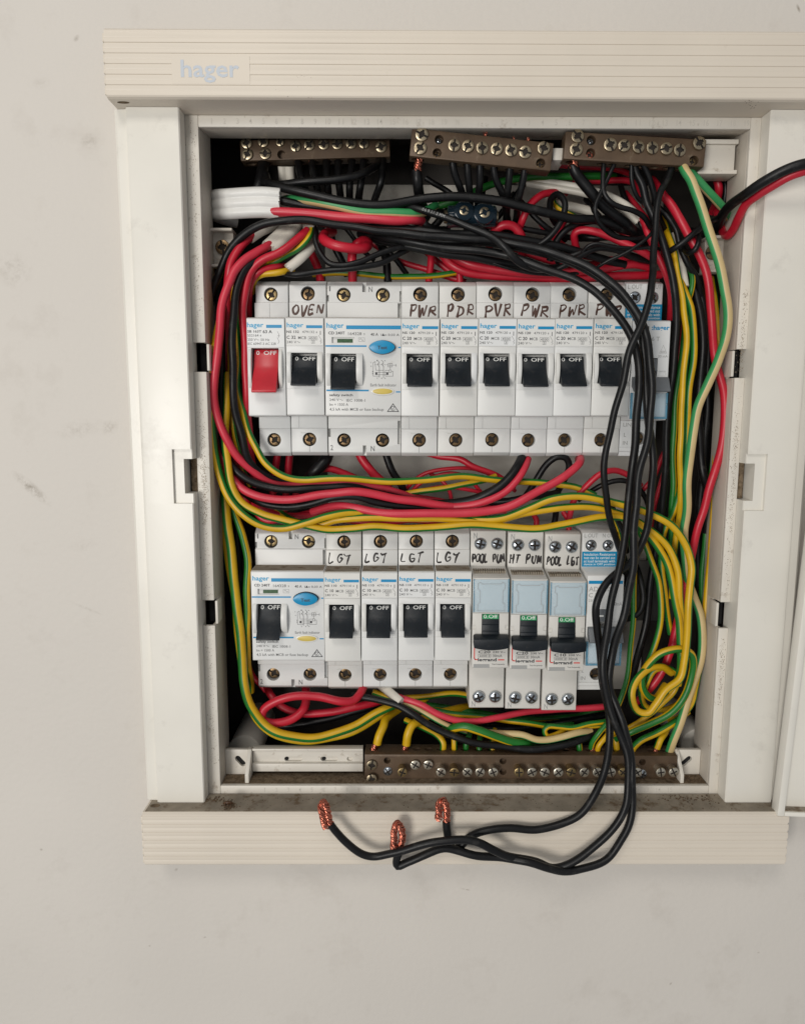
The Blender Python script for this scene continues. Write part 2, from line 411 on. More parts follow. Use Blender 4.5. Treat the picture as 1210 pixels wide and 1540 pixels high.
def ribbed(z0, z1, name):
    prof = [(WALL_D, z0), (15.8, z0), (17.0, z0 + 0.5)]
    n = 6; h = (z1 - z0 - 2.6) / n; z = z0 + 0.9
    for i in range(n):
        prof += [(17.38, z + 0.15), (17.4, z + 0.4), (17.33, z + h * 0.47), (17.29, z + h * 0.5), (17.34, z + h * 0.54), (17.25, z + h - 0.08), (17.12, z + h)]
        z += h
    prof += [(17.2, z + 0.2), (17.2, z1 - 0.9), (16.2, z1), (WALL_D, z1)]
    bm = B(); prism_x(bm, prof, XBL, XBR)
    o = finish(bm, name, BOARD, ENC, angle=20)
    for i in range(n):                         # rounded end caps of the ribs
        zz = z0 + 0.9 + h * i
        for xe, sg in ((XBL, -1), (XBR, 1)):
            bm = B(); prism_x(bm, [(2, zz + 0.3), (16.6, zz + 0.3), (17.1, zz + 0.7), (16.9, zz + h - 0.3), (2, zz + h - 0.3)], min(xe, xe + sg * 0.8), max(xe, xe + sg * 0.8))
            finish(bm, 'rib_end', BOARD, o, bevel=0.25)
    return o
top_board = ribbed(ZT, 202.0, 'top_board')
bottom_board = ribbed(-172.8, ZB, 'bottom_board')
# maker's plate on the top board
a = at(257, 83, 17.6); c = at(376, 126, 17.6)
bm = B(); box(bm, a[0], c[0], 16.5, 17.46, c[2], a[2]); lp = finish(bm, 'logo_plate', BOARD, top_board, bevel=0.05, seg=1)
bm = B(); a = at(271, 89, 17.66); c = at(360, 124, 17.66); text(bm, 'hager', a[0], c[0], c[2], a[2], 17.54, 0, 0.016); flat(bm, 'logo_lettering', LOGO, lp)
# scuffed dirt on the top board, dust on the ledge of the bottom board
bm = B(); box(bm, XBL + 1, XBR - 1, WALL_D + 0.2, 15.9, ZB - 0.1, ZB + 0.22); finish(bm, 'ledge_dust', DUST, bottom_board)
for px, py in ((228, 1215),):
    p = at(px, py, 12.5)
    bm = B(); vs = [bm.verts.new((XBL + 4.2 + 2.4 * math.cos(q), 11.0 + 1.7 * math.sin(q), ZB + 0.26)) for q in [2 * math.pi * i / 20 for i in range(20)]]; bm.faces.new(vs)
    finish(bm, 'screw_hole', DUST2, bottom_board)
bm = B(); vs = [bm.verts.new((XBL + 5.2 + 2.6 * math.cos(q), 12.6 + 1.2 * math.sin(q), ZT - 0.04)) for q in [2 * math.pi * i / 20 for i in range(20)]]; bm.faces.new(vs)
finish(bm, 'screw_hole', DUST2, top_board)
rnd = random.Random(4)
def crumbs(name, n, place, s0, s1, m, parent):
    bm = B()
    for i in range(n):
        x, d, z = place(); s = rnd.uniform(s0, s1)
        b2 = bmesh.ops.create_icosphere(bm, subdivisions=1, radius=s)
        for v in b2['verts']:
            v.co = Vector((v.co.x * rnd.uniform(0.6, 1.3) + x, v.co.y * rnd.uniform(0.6, 1.3) + d, v.co.z * rnd.uniform(0.3, 0.8) + z))
    o = finish(bm, name, m, parent); o['kind'] = 'stuff'; return o
def blob():
    c = rnd.choice(((at(327, 1198, 5), 7, 2), (at(345, 1222, 12), 3.5, 2), (at(1050, 1208, 6), 9, 3), (at(1020, 1203, 4), 12, 3)))
    return (c[0][0] + rnd.gauss(0, c[1] / 2), min(16.3, max(0.6, c[0][1] + rnd.gauss(0, c[2] / 1.5))), ZB + 0.35)
CRUMB = mat('brown_crumbs', (0.14, 0.09, 0.05), 0.9, var=0.4, vscale=800)
crumbs('dirt_crumbs', 170, blob, 0.15, 0.55, CRUMB, bottom_board)
crumbs('dirt_crumbs', 220, lambda: (rnd.uniform(-105, 145), rnd.uniform(0.5, 15), ZB + 0.3), 0.1, 0.3, CRUMB, bottom_board)
def scuff():
    c = rnd.choice(((452, 112, 3), (455, 122, 5), (470, 139, 9), (445, 137, 8), (1133, 156, 3)))
    p = at(c[0] + rnd.gauss(0, c[2] * 2.0), c[1] + rnd.gauss(0, 4), 17.3); return (p[0], 17.15, p[2])
crumbs('dirt_specks', 110, scuff, 0.08, 0.26, mat('scuff_dirt', (0.25, 0.2, 0.15), 0.9, var=0.3), top_board)

# side panels with clip recesses
def panel(sg, xi, xo, znotch, name):
    # sg = +1: inner edge on the right side of the panel (left panel)
    X = lambda t: xo + sg * t
    full = [(xo, WALL_D), (xo, 4.6), (X(1.2), 5.6), (X(5.4), 6.0), (X(6.1), 7.9), (X(7.4), 8.25), (xi - sg * 0.5, 8.25), (xi, 7.7), (xi, WALL_D)]
    z0, z1 = znotch; e = 4.5
    cut = xi - sg * 9.0
    part = full[:6] + [(cut, 8.25), (cut, 6.6), (xi - sg * 4.2, 6.6), (xi - sg * 4.2, WALL_D)]
    part2 = full[:6] + [(cut, 8.25), (cut, 6.6), (xi - sg * 0.4, 6.6), (xi, 6.0), (xi, WALL_D)]
    bm = B(); prism_z(bm, full, ZB + 0.3, z0 - e); prism_z(bm, part2, z0 - e, z0); prism_z(bm, part, z0, z1); prism_z(bm, part2, z1, z1 + e); prism_z(bm, full, z1 + e, ZT - 0.1)
    o = finish(bm, name, PANEL, ENC, angle=25)
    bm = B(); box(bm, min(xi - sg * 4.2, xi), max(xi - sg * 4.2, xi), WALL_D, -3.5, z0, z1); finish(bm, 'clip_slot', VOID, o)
    bm = B(); box(bm, min(xi - sg * 3.4, xi - sg * 0.1), max(xi - sg * 3.4, xi - sg * 0.1), -3.4, -2.2, z0 + 0.3, z1 - 0.3); finish(bm, 'clip_spring', DUST2, o)
    return o
XPL, XPR = -111.9, 143.6
zn = (at(290, 742, 6)[2], at(290, 690, 6)[2])
panel(1, XPL, -141.0, zn, 'side_panel')
zn = (at(1130, 753, 6)[2], at(1130, 697, 6)[2])
panel(-1, XPR, 172.5, zn, 'side_panel')

# rim, its collar and the clip notches
XOL, XOR, XIL, XIR, ZIT, ZIB = -111.9, 143.6, -106.0, 138.9, 169.7, -141.0
notches = {'l': [(515, 559), (903, 941)], 'r': [(525, 568), (906, 945)]}
def rim_side(x0, x1, key, px):
    cuts = [(at(px, b_, 0)[2], at(px, a_, 0)[2]) for a_, b_ in notches[key]]
    z = ZT - 0.05; segs = []
    for lo, hi in cuts: segs.append((hi, z)); z = lo
    segs.append((ZB + 0.25, z))
    inn = x1 if key == 'l' else x0
    sgn = 1 if key == 'l' else -1
    bm = B()
    for lo, hi in segs: box(bm, x0, x1, -2.2, 0, lo, hi)
    o = finish(bm, 'rim_strip', RIM, ENC, bevel=0.35)
    bm = B()
    prev = ZT
    for lo, hi in cuts:
        box(bm, min(inn, inn - sgn * 1.6), max(inn, inn - sgn * 1.6), -21, -2.3, hi, prev); prev = lo
    box(bm, min(inn, inn - sgn * 1.6), max(inn, inn - sgn * 1.6), -21, -2.3, ZIB, prev)
    for lo, hi in cuts: box(bm, min(inn, inn - sgn * 1.6), max(inn, inn - sgn * 1.6), -21, -9, lo, hi)
    finish(bm, 'collar_wall', INNER, ENC, bevel=0.15)
    for lo, hi in cuts:
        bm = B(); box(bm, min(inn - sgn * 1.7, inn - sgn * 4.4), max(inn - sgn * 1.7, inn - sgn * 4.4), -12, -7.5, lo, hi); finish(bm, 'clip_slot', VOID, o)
        bm = B(); box(bm, min(inn + sgn * 0.1, inn + sgn * 1.3), max(inn + sgn * 0.1, inn + sgn * 1.3), -9.5, -1.2, lo + 0.6, hi - 0.6); finish(bm, 'clip_tab', RIM, o, bevel=0.2)
rim_side(XOL, XIL, 'l', 305); rim_side(XIR, XOR, 'r', 1110)
bm = B(); box(bm, XIL + 0.02, XIR - 0.02, -2.2, -0.02, ZIT, ZT - 0.05); ts = finish(bm, 'number_strip', RIM, ENC, bevel=0.35)
bm = B(); box(bm, XIL + 0.02, XIR - 0.02, -2.2, -0.02, ZB + 0.25, ZIB); bs = finish(bm, 'number_strip', RIM, ENC, bevel=0.35)
bm = B(); prism_x(bm, [(-2.3, ZIT + 0.1), (-2.3, ZIT + 1.6), (-11, ZIT + 4.6), (-22, ZIT + 4.6), (-22, ZIT + 2.9), (-19, ZIT + 2.9), (-18.6, ZIT + 2.2)], XIL, XIR); finish(bm, 'collar_wall', INNER, ENC, bevel=0.15)
bm = B(); box(bm, XIL, XIR, -24, -2.3, ZIB - 2, ZIB - 0.1); cf = finish(bm, 'collar_floor', INNER, ENC)
bm = B(); box(bm, XIL + 0.3, XIR - 0.3, -23, -2.5, ZIB - 0.3, ZIB + 0.12); finish(bm, 'floor_dust', DUST2, cf)
crumbs('floor_crumbs', 420, lambda: (rnd.choice((rnd.uniform(-105.5, -34), rnd.uniform(128, 138.5))), rnd.uniform(-11, -2.6), ZIB + 0.2), 0.15, 0.42, CRUMB, cf)

def digits(strip, z0, z1, seq, x_first, pitch):
    bm = B(); x = x_first
    for s in seq:
        if s:
            w = (1.1 * len(s) if s != 'N' else 1.5) - (0.65 if s == '1' else 0)
            text(bm, s, x - w / 2, x + w / 2, z0, z1, 0.03, 0)
        x += pitch
    flat(bm, 'embossed_digits', EMBO, strip)
digits(ts, 170.9, 173.4, [str(i) for i in range(1, 20)] + ['N'], at(318, 177, 0)[0], (at(610, 178, 0)[0] - at(318, 177, 0)[0]) / 15)
digits(ts, 170.9, 173.4, [str(i) for i in range(1, 20)], at(754, 183, 0)[0], 6.05)
digits(bs, -144.3, -141.9, [str(i) for i in range(1, 16)] + ['', 'N'], at(398, 1188, 0)[0], (at(645, 1189, 0)[0] - at(398, 1188, 0)[0]) / 14)
digits(bs, -144.3, -141.9, [str(i) for i in range(1, 16)], at(760, 1189, 0)[0], 5.9)

# the recessed box behind
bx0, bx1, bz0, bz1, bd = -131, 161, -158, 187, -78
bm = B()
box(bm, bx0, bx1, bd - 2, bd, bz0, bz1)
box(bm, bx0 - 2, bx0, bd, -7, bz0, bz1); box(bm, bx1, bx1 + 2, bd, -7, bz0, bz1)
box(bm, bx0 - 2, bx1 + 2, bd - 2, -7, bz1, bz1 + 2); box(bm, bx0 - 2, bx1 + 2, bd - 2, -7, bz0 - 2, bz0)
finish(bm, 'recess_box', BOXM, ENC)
bm = B(); box(bm, -58, 128, bd + 0.1, bd + 3, -120, 168); finish(bm, 'back_plate', BACK, ENC, bevel=0.8)
# mounting lugs with screws
def lug(px, pys, side):
    x0, d, z1 = at(px[0], pys[0], -21); x1, _, z0 = at(px[1], pys[1], -21)
    bm = B(); box(bm, x0, x1, -26, -21, z0, z1); box(bm, x0 - 0.5, x1 + 0.5, -26, -16, z1 - 1.3, z1); box(bm, x0 - 0.5, x1 + 0.5, -26, -16, z0, z0 + 1.3)
    return finish(bm, 'mounting_lug', INNER, ENC, bevel=0.3)
lug1 = lug((296, 352), (346, 404), 1); lug2 = lug((1060, 1118), (357, 412), -1)
# corner brackets with slanted slots
for x0, x1, rot, cx in ((-106, -92.6, -0.85, -98.3), (126.0, 138.8, 0.75, 131.6)):
    bm = B(); box(bm, x0, x1, -14, -11.5, ZIB + 0.1, -127.4)
    cut = B(); prism_d(cut, capsule(cx, -133.6, 1.9, 1.45, rot), -12.9, -10)
    o = finish(carve(bev(bm, 0.25), cut), 'corner_bracket', RIM, ENC)
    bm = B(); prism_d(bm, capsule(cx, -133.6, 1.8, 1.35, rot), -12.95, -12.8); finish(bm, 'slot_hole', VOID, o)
    xr = (x1 - 1.6, x1 + 0.4) if x0 < 0 else (x0 - 0.6, x0 + 1.2)
    bm = B(); prism_x(bm, [(-14.5, ZIB + 0.1), (-2.4, ZIB + 0.1), (-2.4, ZIB + 4.5), (-11, -127.0), (-14.5, -127.0)], *xr); finish(bm, 'bracket_rib', RIM, o, bevel=0.3)
# terminal holder strip, bottom left
bm = B(); box(bm, -92.0, -35.2, -16, -12.5, ZIB + 0.1 + 6.3, -127.6); box(bm, -92.0, -35.2, -15, -10.4, ZIB + 2.2, ZIB + 6.4); box(bm, -92.0, -35.2, -16, -11.4, -128.2, -127.0)
cut = B()
for px, L in ((441, 3.4), (495, 3.2), (526, 0.3)):
    p = at(px, 1141.5, -12.5); prism_d(cut, capsule(p[0], p[2], L, 1.25, 0), -13.8, -9)
o = finish(carve(bev(bm, 0.2), cut), 'terminal_holder', RIM, ENC)
for px in (431, 487):
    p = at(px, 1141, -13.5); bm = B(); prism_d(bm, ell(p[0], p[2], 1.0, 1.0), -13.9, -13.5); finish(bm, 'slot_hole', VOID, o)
# holder behind the upper bars on the right
bm = B(); box(bm, 52.5, 58, -20, -6, 158.3, 163.5); finish(bm, 'terminal_holder', RIM, ENC, bevel=0.25)
bm = B(); box(bm, 119.5, 137, -20, -10, 155.5, 166.5); box(bm, 119, 138, -20, -9, 166.6, 168.6); box(bm, 119, 138, -20, -9, 153.6, 155.4)
finish(bm, 'terminal_holder', RIM, ENC, bevel=0.25)
# cylindrical bosses in the lower corners
for px, py in ((372, 1120), (1040, 1110)):
    p = at(px, py, -40); bm = B(); prism_d(bm, ell(p[0], p[2], 9, 9, 40), -77.9, -32); finish(bm, 'mounting_boss', BACK, ENC, bevel=0.8)
# DIN rails
for zc in (65.6, -55.7):
    bm = B(); prism_x(bm, [(-62, zc - 17.5), (-60.8, zc - 17.5), (-60.8, zc + 17.5), (-62, zc + 17.5)], -110, 140)
    box(bm, -112, -96, -77.9, -62.1, zc - 12, zc + 12); box(bm, 120, 142, -77.9, -62.1, zc - 12, zc + 12)
    finish(bm, 'din_rail', mat('rail_steel', (0.25, 0.25, 0.24), 0.4, metal=0.8, var=0.08), ENC, bevel=0.2)
# the hinged door hanging open at the right
x, d, z = at(1163, 1222, 15)
bm = B(); box(bm, 0, 190, -1.5, 0, 0, 330); box(bm, 0, 3.4, -1.5, 5.0, 0, 330); box(bm, 3.4, 190, -1.5, 5.0, 0, 2.2)
do = finish(bm, 'door', PANEL, ENC, bevel=0.5)
do.location = V(x, d - 1.5, z) - OFF[ENC.name]; do.rotation_euler = (0, math.radians(2.4), 0)
bm = B(); box(bm, 3.5, 189, 0.02, 4.0, 2.25, 2.6); finish(bm, 'door_dust', DUST, do)

# brown grime along the rim edges
rims = [o for o in ENC.children if o.name.startswith('rim_strip')]
GRM = mat('rim_grime', (0.30, 0.24, 0.17), 0.95, var=0.3, vscale=700)
def grime(rim, x, spans, n, w):
    bm = B()
    for i in range(n):
        a_, b_ = rnd.choice(spans); z = rnd.uniform(a_, b_); s = rnd.uniform(0.04, 0.17)
        q = bmesh.ops.create_icosphere(bm, subdivisions=1, radius=s); xx = x + rnd.gauss(0, w) + (rnd.uniform(-2.2, 1.5) if rnd.random() < 0.25 else 0); ks = rnd.uniform(0.6, 2.6)
        for v in q['verts']: v.co = Vector((v.co.x + xx, v.co.y * 0.2 + 0.0, v.co.z * ks + z))
    o = finish(bm, 'grime_specks', GRM, rim); o['kind'] = 'stuff'
zz = lambda px, py: at(px, py, 0)[2]
grime(rims[0], -108.9, [(zz(310, 900), zz(310, 600)), (zz(310, 790), zz(310, 640)), (zz(310, 1150), zz(310, 940)), (zz(310, 790), zz(310, 700)), (zz(290, 500), zz(290, 180))], 1500, 0.8)
grime(rims[1], 141.3, [(zz(1110, 900), zz(1110, 590)), (zz(1110, 800), zz(1110, 640)), (zz(1090, 1060), zz(1090, 960)), (zz(1110, 560), zz(1110, 440))], 1000, 0.55)
# ------------------------------------------------------------------ screws (shared meshes, unit = mm, facing the viewer)
def screw_mesh(kind):
    bm = B()
    if kind == 'flat':                         # cheese head with crossed slots
        prism_d(bm, ell(0, 0, 2.7, 2.7, 24), -1.2, 0); bev(bm, 0.35)
        cut = B(); box(cut, -3, 3, -0.75, 1, -0.42, 0.42); box(cut, -0.55, 0.55, -0.75, 1.1, -1.75, 1.75); box(cut, -1.0, 1.0, -0.75, 1.2, -1.0, 1.0)
        cut = cut
        bm = carve(bm, cut)
    elif kind == 'dome':
        R = [(2.6, -1.2), (2.6, -0.5), (2.3, 0.05), (1.6, 0.5), (0.8, 0.72), (0.0, 0.78)]
        prev = None; n = 20
        for r, d in R:
            ring = [bm.verts.new((r * math.cos(2 * math.pi * i / n), d, r * math.sin(2 * math.pi * i / n))) for i in range(n)] if r else [bm.verts.new((0, d, 0))]
            if prev:
                for i in range(n):
                    bm.faces.new([prev[i], prev[(i + 1) % n], ring[(i + 1) % n], ring[i]] if len(ring) > 1 else [prev[i], prev[(i + 1) % n], ring[0]])
            else: bm.faces.new(ring)
            prev = ring
        cut = B(); box(cut, -1.9, 1.9, -0.25, 2, -0.45, 0.45); box(cut, -0.45, 0.45, -0.25, 2.1, -1.9, 1.9)
        bm = carve(bm, cut)
    elif kind == 'tall':                       # clamping screw standing proud on its shank
        prism_d(bm, ell(0, 0, 2.45, 2.45, 22), -1.5, 0); bev(bm, 0.4)
        cut = B(); box(cut, -3, 3, -0.6, 1, -0.36, 0.36); box(cut, -0.36, 0.36, -0.6, 1.1, -1.7, 1.7)
        bm = carve(bm, cut); prism_d(bm, ell(0, 0, 1.95, 1.95, 18), -8.0, -1.45)
    for v in bm.verts: v.co = V(*v.co)
    bmesh.ops.recalc_face_normals(bm, faces=bm.faces)
    for f in bm.faces:                         # shade of the driver slots put into their colour
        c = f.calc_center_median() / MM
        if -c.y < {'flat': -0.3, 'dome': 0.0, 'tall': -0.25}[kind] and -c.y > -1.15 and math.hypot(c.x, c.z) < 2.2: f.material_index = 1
    me = bpy.data.meshes.new('screw_' + kind); bm.to_mesh(me); bm.free()
    return me
SCREWS = {}
SLOT_SHADE = mat('slot_shade', (0.02, 0.014, 0.01), 0.8)
def screw(parent, x, d, z, kind, m, r=None, rot=None, name='terminal_screw', tilt=0.0):
    k = (kind, m.name)
    if k not in SCREWS:
        me = screw_mesh(kind) if not any(q[0] == kind for q in SCREWS) else [v for q, v in SCREWS.items() if q[0] == kind][0].copy()
        
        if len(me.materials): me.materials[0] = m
        else: me.materials.append(m); me.materials.append(SLOT_SHADE)
        me.polygons.foreach_set('use_smooth', [True] * len(me.polygons)); me.set_sharp_from_angle(angle=math.radians(35))
        SCREWS[k] = me
    o = bpy.data.objects.new(name, SCREWS[k]); COL.objects.link(o); o.parent = parent
    o.location = V(x, d, z) - OFF.get(parent.name, Vector())
    base = {'flat': 2.7, 'dome': 2.6, 'tall': 2.45}[kind]
    s = (r or base) / base
    o.scale = (s, 1, s); o.rotation_euler = (tilt, rnd.uniform(0, 6.28) if rot is None else rot, 0)
    return o

for L_, px, py in ((lug1, 334, 371), (lug2, 1072, 379)):
    p = at(px, py, -19.5); screw(L_, *p, 'flat', DARKS, 3.4, name='lug_screw').location = V(*p)
    bm = B(); prism_d(bm, ell(p[0] - 1.0, p[2] - 2.2, 3.6, 3.6), -20.9, -20.7); finish(bm, 'lug_recess', INNER, L_)

# ------------------------------------------------------------------ terminal bars
def bar(label, corners, depth, thick, screws, holes, sm, kind, sd, wires=()):
    """corners: photo points TL, TR, BR, BL of the front face at a depth"""
    pts = [at(px, py, depth) for px, py in corners]
    cx = sum(p[0] for p in pts) / 4; cz = sum(p[2] for p in pts) / 4
    ang = math.atan2((pts[1][2] - pts[0][2]) + (pts[2][2] - pts[3][2]), (pts[1][0] - pts[0][0]) + (pts[2][0] - pts[3][0]))
    w = (math.dist(pts[0], pts[1]) + math.dist(pts[3], pts[2])) / 2; h = (math.dist(pts[0], pts[3]) + math.dist(pts[1], pts[2])) / 2
    t = thing('terminal_bar', label, 'terminal bar', (0, -thick, -h / 2))
    t.location = V(cx, depth, cz) + Matrix.Rotation(-ang, 3, 'Y') @ V(0, -thick, -h / 2); t.rotation_euler = (0, -ang, 0)
    def loc(px, py):
        p = at(px, py, depth); dx, dz = p[0] - cx, p[2] - cz
        return dx * math.cos(ang) + dz * math.sin(ang), -dx * math.sin(ang) + dz * math.cos(ang)
    bm = B(); box(bm, -w / 2, w / 2, -thick, 0, -h / 2, h / 2); bev(bm, 0.5)
    cut = B()
    for px, py, r in holes:
        x, z = loc(px, py); prism_d(cut, ell(x, z, r, r, 20), -3.2, 1)
    for px in wires:                           # conductor holes in the upper or lower face
        x, z = loc(px[0], px[1]); zz = h / 2 if px[2] > 0 else -h / 2
        n = 18
        a = [cut.verts.new((x + px[3] * math.cos(2 * math.pi * i / n), -thick / 2 + px[3] * 0.8 * math.sin(2 * math.pi * i / n), zz - 2.5)) for i in range(n)]
        b = [cut.verts.new((v.co.x, v.co.y, zz + 2.5)) for v in a]
        cut.faces.new(a); cut.faces.new(b[::-1])
        for i in range(n): cut.faces.new([a[i], b[i], b[(i + 1) % n], a[(i + 1) % n]])
    finish(carve(bm, cut), 'bar_body', BAR, t)
    for q in screws:
        x, z = loc(q[0], q[1]); k = q[3] if len(q) > 3 else kind; m_ = q[4] if len(q) > 4 else sm
        d = (q[5] if len(q) > 5 else sd)
        screw(t, x, d, z, k, m_, q[2], tilt=rnd.uniform(-0.09, 0.09))
    return t
wh = lambda xs, y, s, r: [(x, y, s, r) for x in xs]
bar('dark brown terminal bar tucked behind the top lip above the flat white cable', [(359, 208), (586, 206), (586, 233), (363, 244)], -28, 9,
    [(371, 215, 2.7), (372, 232, 2.7), (396, 213, 2.6), (399, 231, 2.7), (421, 214, 2.0), (444.6, 220, 2.6), (465, 218, 2.6), (486.7, 217, 2.6), (507, 216.5, 2.6), (528, 215.6, 2.6), (547, 215.7, 2.5), (573, 221, 2.7)],
    [(423, 232, 2.0)], NICK, 'flat', 0.9, wh((375, 399), 244, -1, 2.6) + wh((448, 469, 490, 508, 528, 547, 574), 240, -1, 2.3))
bar('brown terminal bar tilted down to the right, copper strands poking out of its top edge', [(619, 191.7), (832, 214.5), (828, 257), (616, 234)], -2, 8,
    [(634, 202.6, 2.9), (631.5, 222.6, 2.9), (682.6, 218.7, 2.75), (703, 220, 2.75), (724.7, 222.7, 2.75), (746, 224, 2.75), (768, 226, 2.75), (789, 229, 2.75), (817, 223, 2.9), (660, 210.5, 1.5, 'dome', ZINC, -1.5), (657, 230, 1.6, 'flat', DARKS, -2.4), (812.7, 245, 1.7, 'flat', DARKS, -2.2)],
    [(660, 209.5, 2.0), (657, 229.5, 2.0), (812.7, 245, 2.1)], NICK, 'flat', 1.0, wh((628,), 236, -1, 2.9) + wh((682, 703, 724, 746, 768, 789), 246, -1, 2.1) + wh((729, 748, 772, 793), 200, 1, 1.5))
bar('brown terminal bar at the right whose end terminal holds two pale green earth wires', [(849.6, 196.7), (1061.7, 209.6), (1059, 251), (848, 238.6)], -2, 8,
    [(867.7, 204.8, 2.9), (865.4, 225, 2.9), (916.7, 217.7, 2.9), (937.6, 219, 2.75), (959, 221, 2.75), (980, 222.5, 2.75), (1001, 223.5, 2.75), (1021, 226, 2.75), (1050.4, 215.4, 2.95), (888.6, 211, 1.6, 'dome', ZINC, -1.5), (887.7, 230.5, 1.7, 'flat', COPPER, -2.2), (1043, 241, 1.7, 'flat', BRASS, -2.2)],
    [(888.6, 210.6, 2.1), (887.7, 230, 2.1), (1043, 241, 2.1)], NICK, 'flat', 1.0, wh((862,), 238, -1, 2.9) + wh((907, 924, 949, 967, 988, 1008, 1028), 246, -1, 2.0))
SILV = mat('bright_screw', (0.62, 0.57, 0.47), 0.28, metal=0.9, var=0.1, vscale=400)
es = [(559, 1149.6, 2.7, 'flat', NICK, 1.4), (559, 1169, 2.7, 'flat', NICK, 2.6), (583, 1160, 2.5, 'dome', ZINC, 0.4), (965.5, 1164, 2.5, 'dome', ZINC, 0.4)]
for i, px in enumerate((604.8, 624, 643.4, 662, 681.6, 701, 720, 739.5, 777.7, 797, 816, 836, 855, 874.5, 894, 914, 931.7, 953, 988, 1007)):
    es.append((px, 1154.5 - (6 if i in (1, 2) else 0), 2.5, 'tall', SILV if i % 4 else BRASS, 2.0 if i in (1, 2) else 5.4))
bar('long brown earth terminal bar with a row of tall screws above the bottom board', [(548, 1135.3), (1016.8, 1136.6), (1019, 1178), (548, 1175)], -7, 12,
    es, [(582, 1144, 1.75), (756, 1145, 1.75), (756, 1161, 1.75), (965.5, 1146.5, 1.75)], NICK, 'tall', 4.4,
    wh((561, 609, 627, 645, 663, 683, 700, 721, 739, 781, 800, 818, 836, 854, 872, 890, 908, 928, 948, 985, 1005), 1140, 1, 2.1))

# ------------------------------------------------------------------ breakers (local: x from the centre, d from the face, z from the centre)
FACE = -6.0
ROWZ = (65.6, -55.7)
def device(name, label, cat, group=None):
    return thing(name, label, cat, (0, -52, -42.4), group)
def put(t, xl, w, row, dz=0.0, dd=0.0):
    t.location = V(xl + w / 2, FACE + dd + rnd.uniform(-0.25, 0.25), ROWZ[row] + dz + rnd.uniform(-0.18, 0.18)) + OFFD
    t.rotation_euler = (rnd.uniform(-0.004, 0.004), rnd.uniform(-0.002, 0.002), rnd.uniform(-0.0022, 0.0022))
OFFD = V(0, -52, -42.4)
def copy_tree(o, parent=None):
    c = o.copy(); COL.objects.link(c)
    if parent: c.parent = parent
    for ch in o.children: copy_tree(ch, c)
    return c
PROF = [(-52, 42), (-17, 42), (-13.3, 39.6), (-13, 39), (-13, 31.6), (-12.3, 31.4), (-12.3, 23.3), (-0.9, 22.9), (0, 22.4), (0, -22.2), (-0.6, -22.7), (-12.3, -23), (-12.3, -28.8), (-13, -29), (-13, -40.6), (-15.5, -42.4), (-52, -42.4)]
def body(w, holes, cuts, slits=(), name='housing', m=BRK, t=None, prof=PROF):
    bm = B(); prism_x(bm, prof, -w / 2, w / 2); bev(bm, 0.28)
    cut = B()
    for x, z, r in holes:
        prism_d(cut, ell(x, z, r, r, 26), -17.5, -11)
    for x0, x1, d0, z0, z1 in cuts: box(cut, x0, x1, d0, 4, z0, z1)
    for x0, x1, d0, d1, z0, z1 in slits: box(cut, x0, x1, d0, d1, z0, z1)
    o = finish(carve(bm, cut), name, m, t)
    if prof is PROF:
        bm = B(); prism_x(bm, [(-12.2, 23.25), (-1.1, 22.88), (-1.1, 23.06), (-12.2, 23.46)], -w / 2 + 0.4, w / 2 - 0.4); finish(bm, 'ledge_dust', DUST, o)
    for x, z, r in holes:
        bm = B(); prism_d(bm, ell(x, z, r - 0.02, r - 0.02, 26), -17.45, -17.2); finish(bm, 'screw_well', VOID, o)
    return o
def toggle(t, x0, x1, zs, z_off, m, ink, name='toggle', txt=True, txr=None):
    pr = [(-9, 5.4), (-3.4, 5.4), (-2.5, 2.8), (-1.7, 0.4), (-0.8, -1.2), (1.2, -3.2), (4.2, -6.2), (6.2, -8.2), (6.1, -8.8), (4.8, -8.95), (-2, -6.4), (-9, -6.2)]
    bm = B(); prism_x(bm, [(d, z * zs + z_off) for d, z in pr], x0, x1)
    o = finish(bm, name, m, t, bevel=0.3, seg=2, angle=40)
    if txt:
        w = x1 - x0; f = lambda z: -3.4 + 0.10 + (5.4 * zs + z_off - z) / (2.6 * zs) * 0.9
        bm = B(); zt = 4.95 * zs + z_off; zb = 3.15 * zs + z_off
        if zs > 1.2: zb = zt - 1.9
        text(bm, '0', x0 + w * 0.10, x0 + w * 0.235, zb, zt, f); text(bm, 'OFF', x0 + w * 0.40, x0 + w * 0.93, zb, zt, f)
        l_ = flat(bm, 'toggle_lettering', ink, o)
        l_.location = (0, 0, 0)
    return o
def guard(t, x0, x1, z0, z1, h, name='toggle_guard', m=BRK):
    pr = []
    for k in range(13):
        a = k / 12; z = z1 + (z0 - z1) * a
        pr.append((h * math.sin(math.pi * min(1, a * 1.0)) ** 0.8 if 0 < a < 1 else 0, z))
    bm = B(); prism_x(bm, [(-2, z1)] + [(d + 0.02, z) for d, z in pr] + [(-2, z0)], x0, x1)
    return finish(bm, name, m, t, bevel=0.18, angle=50)

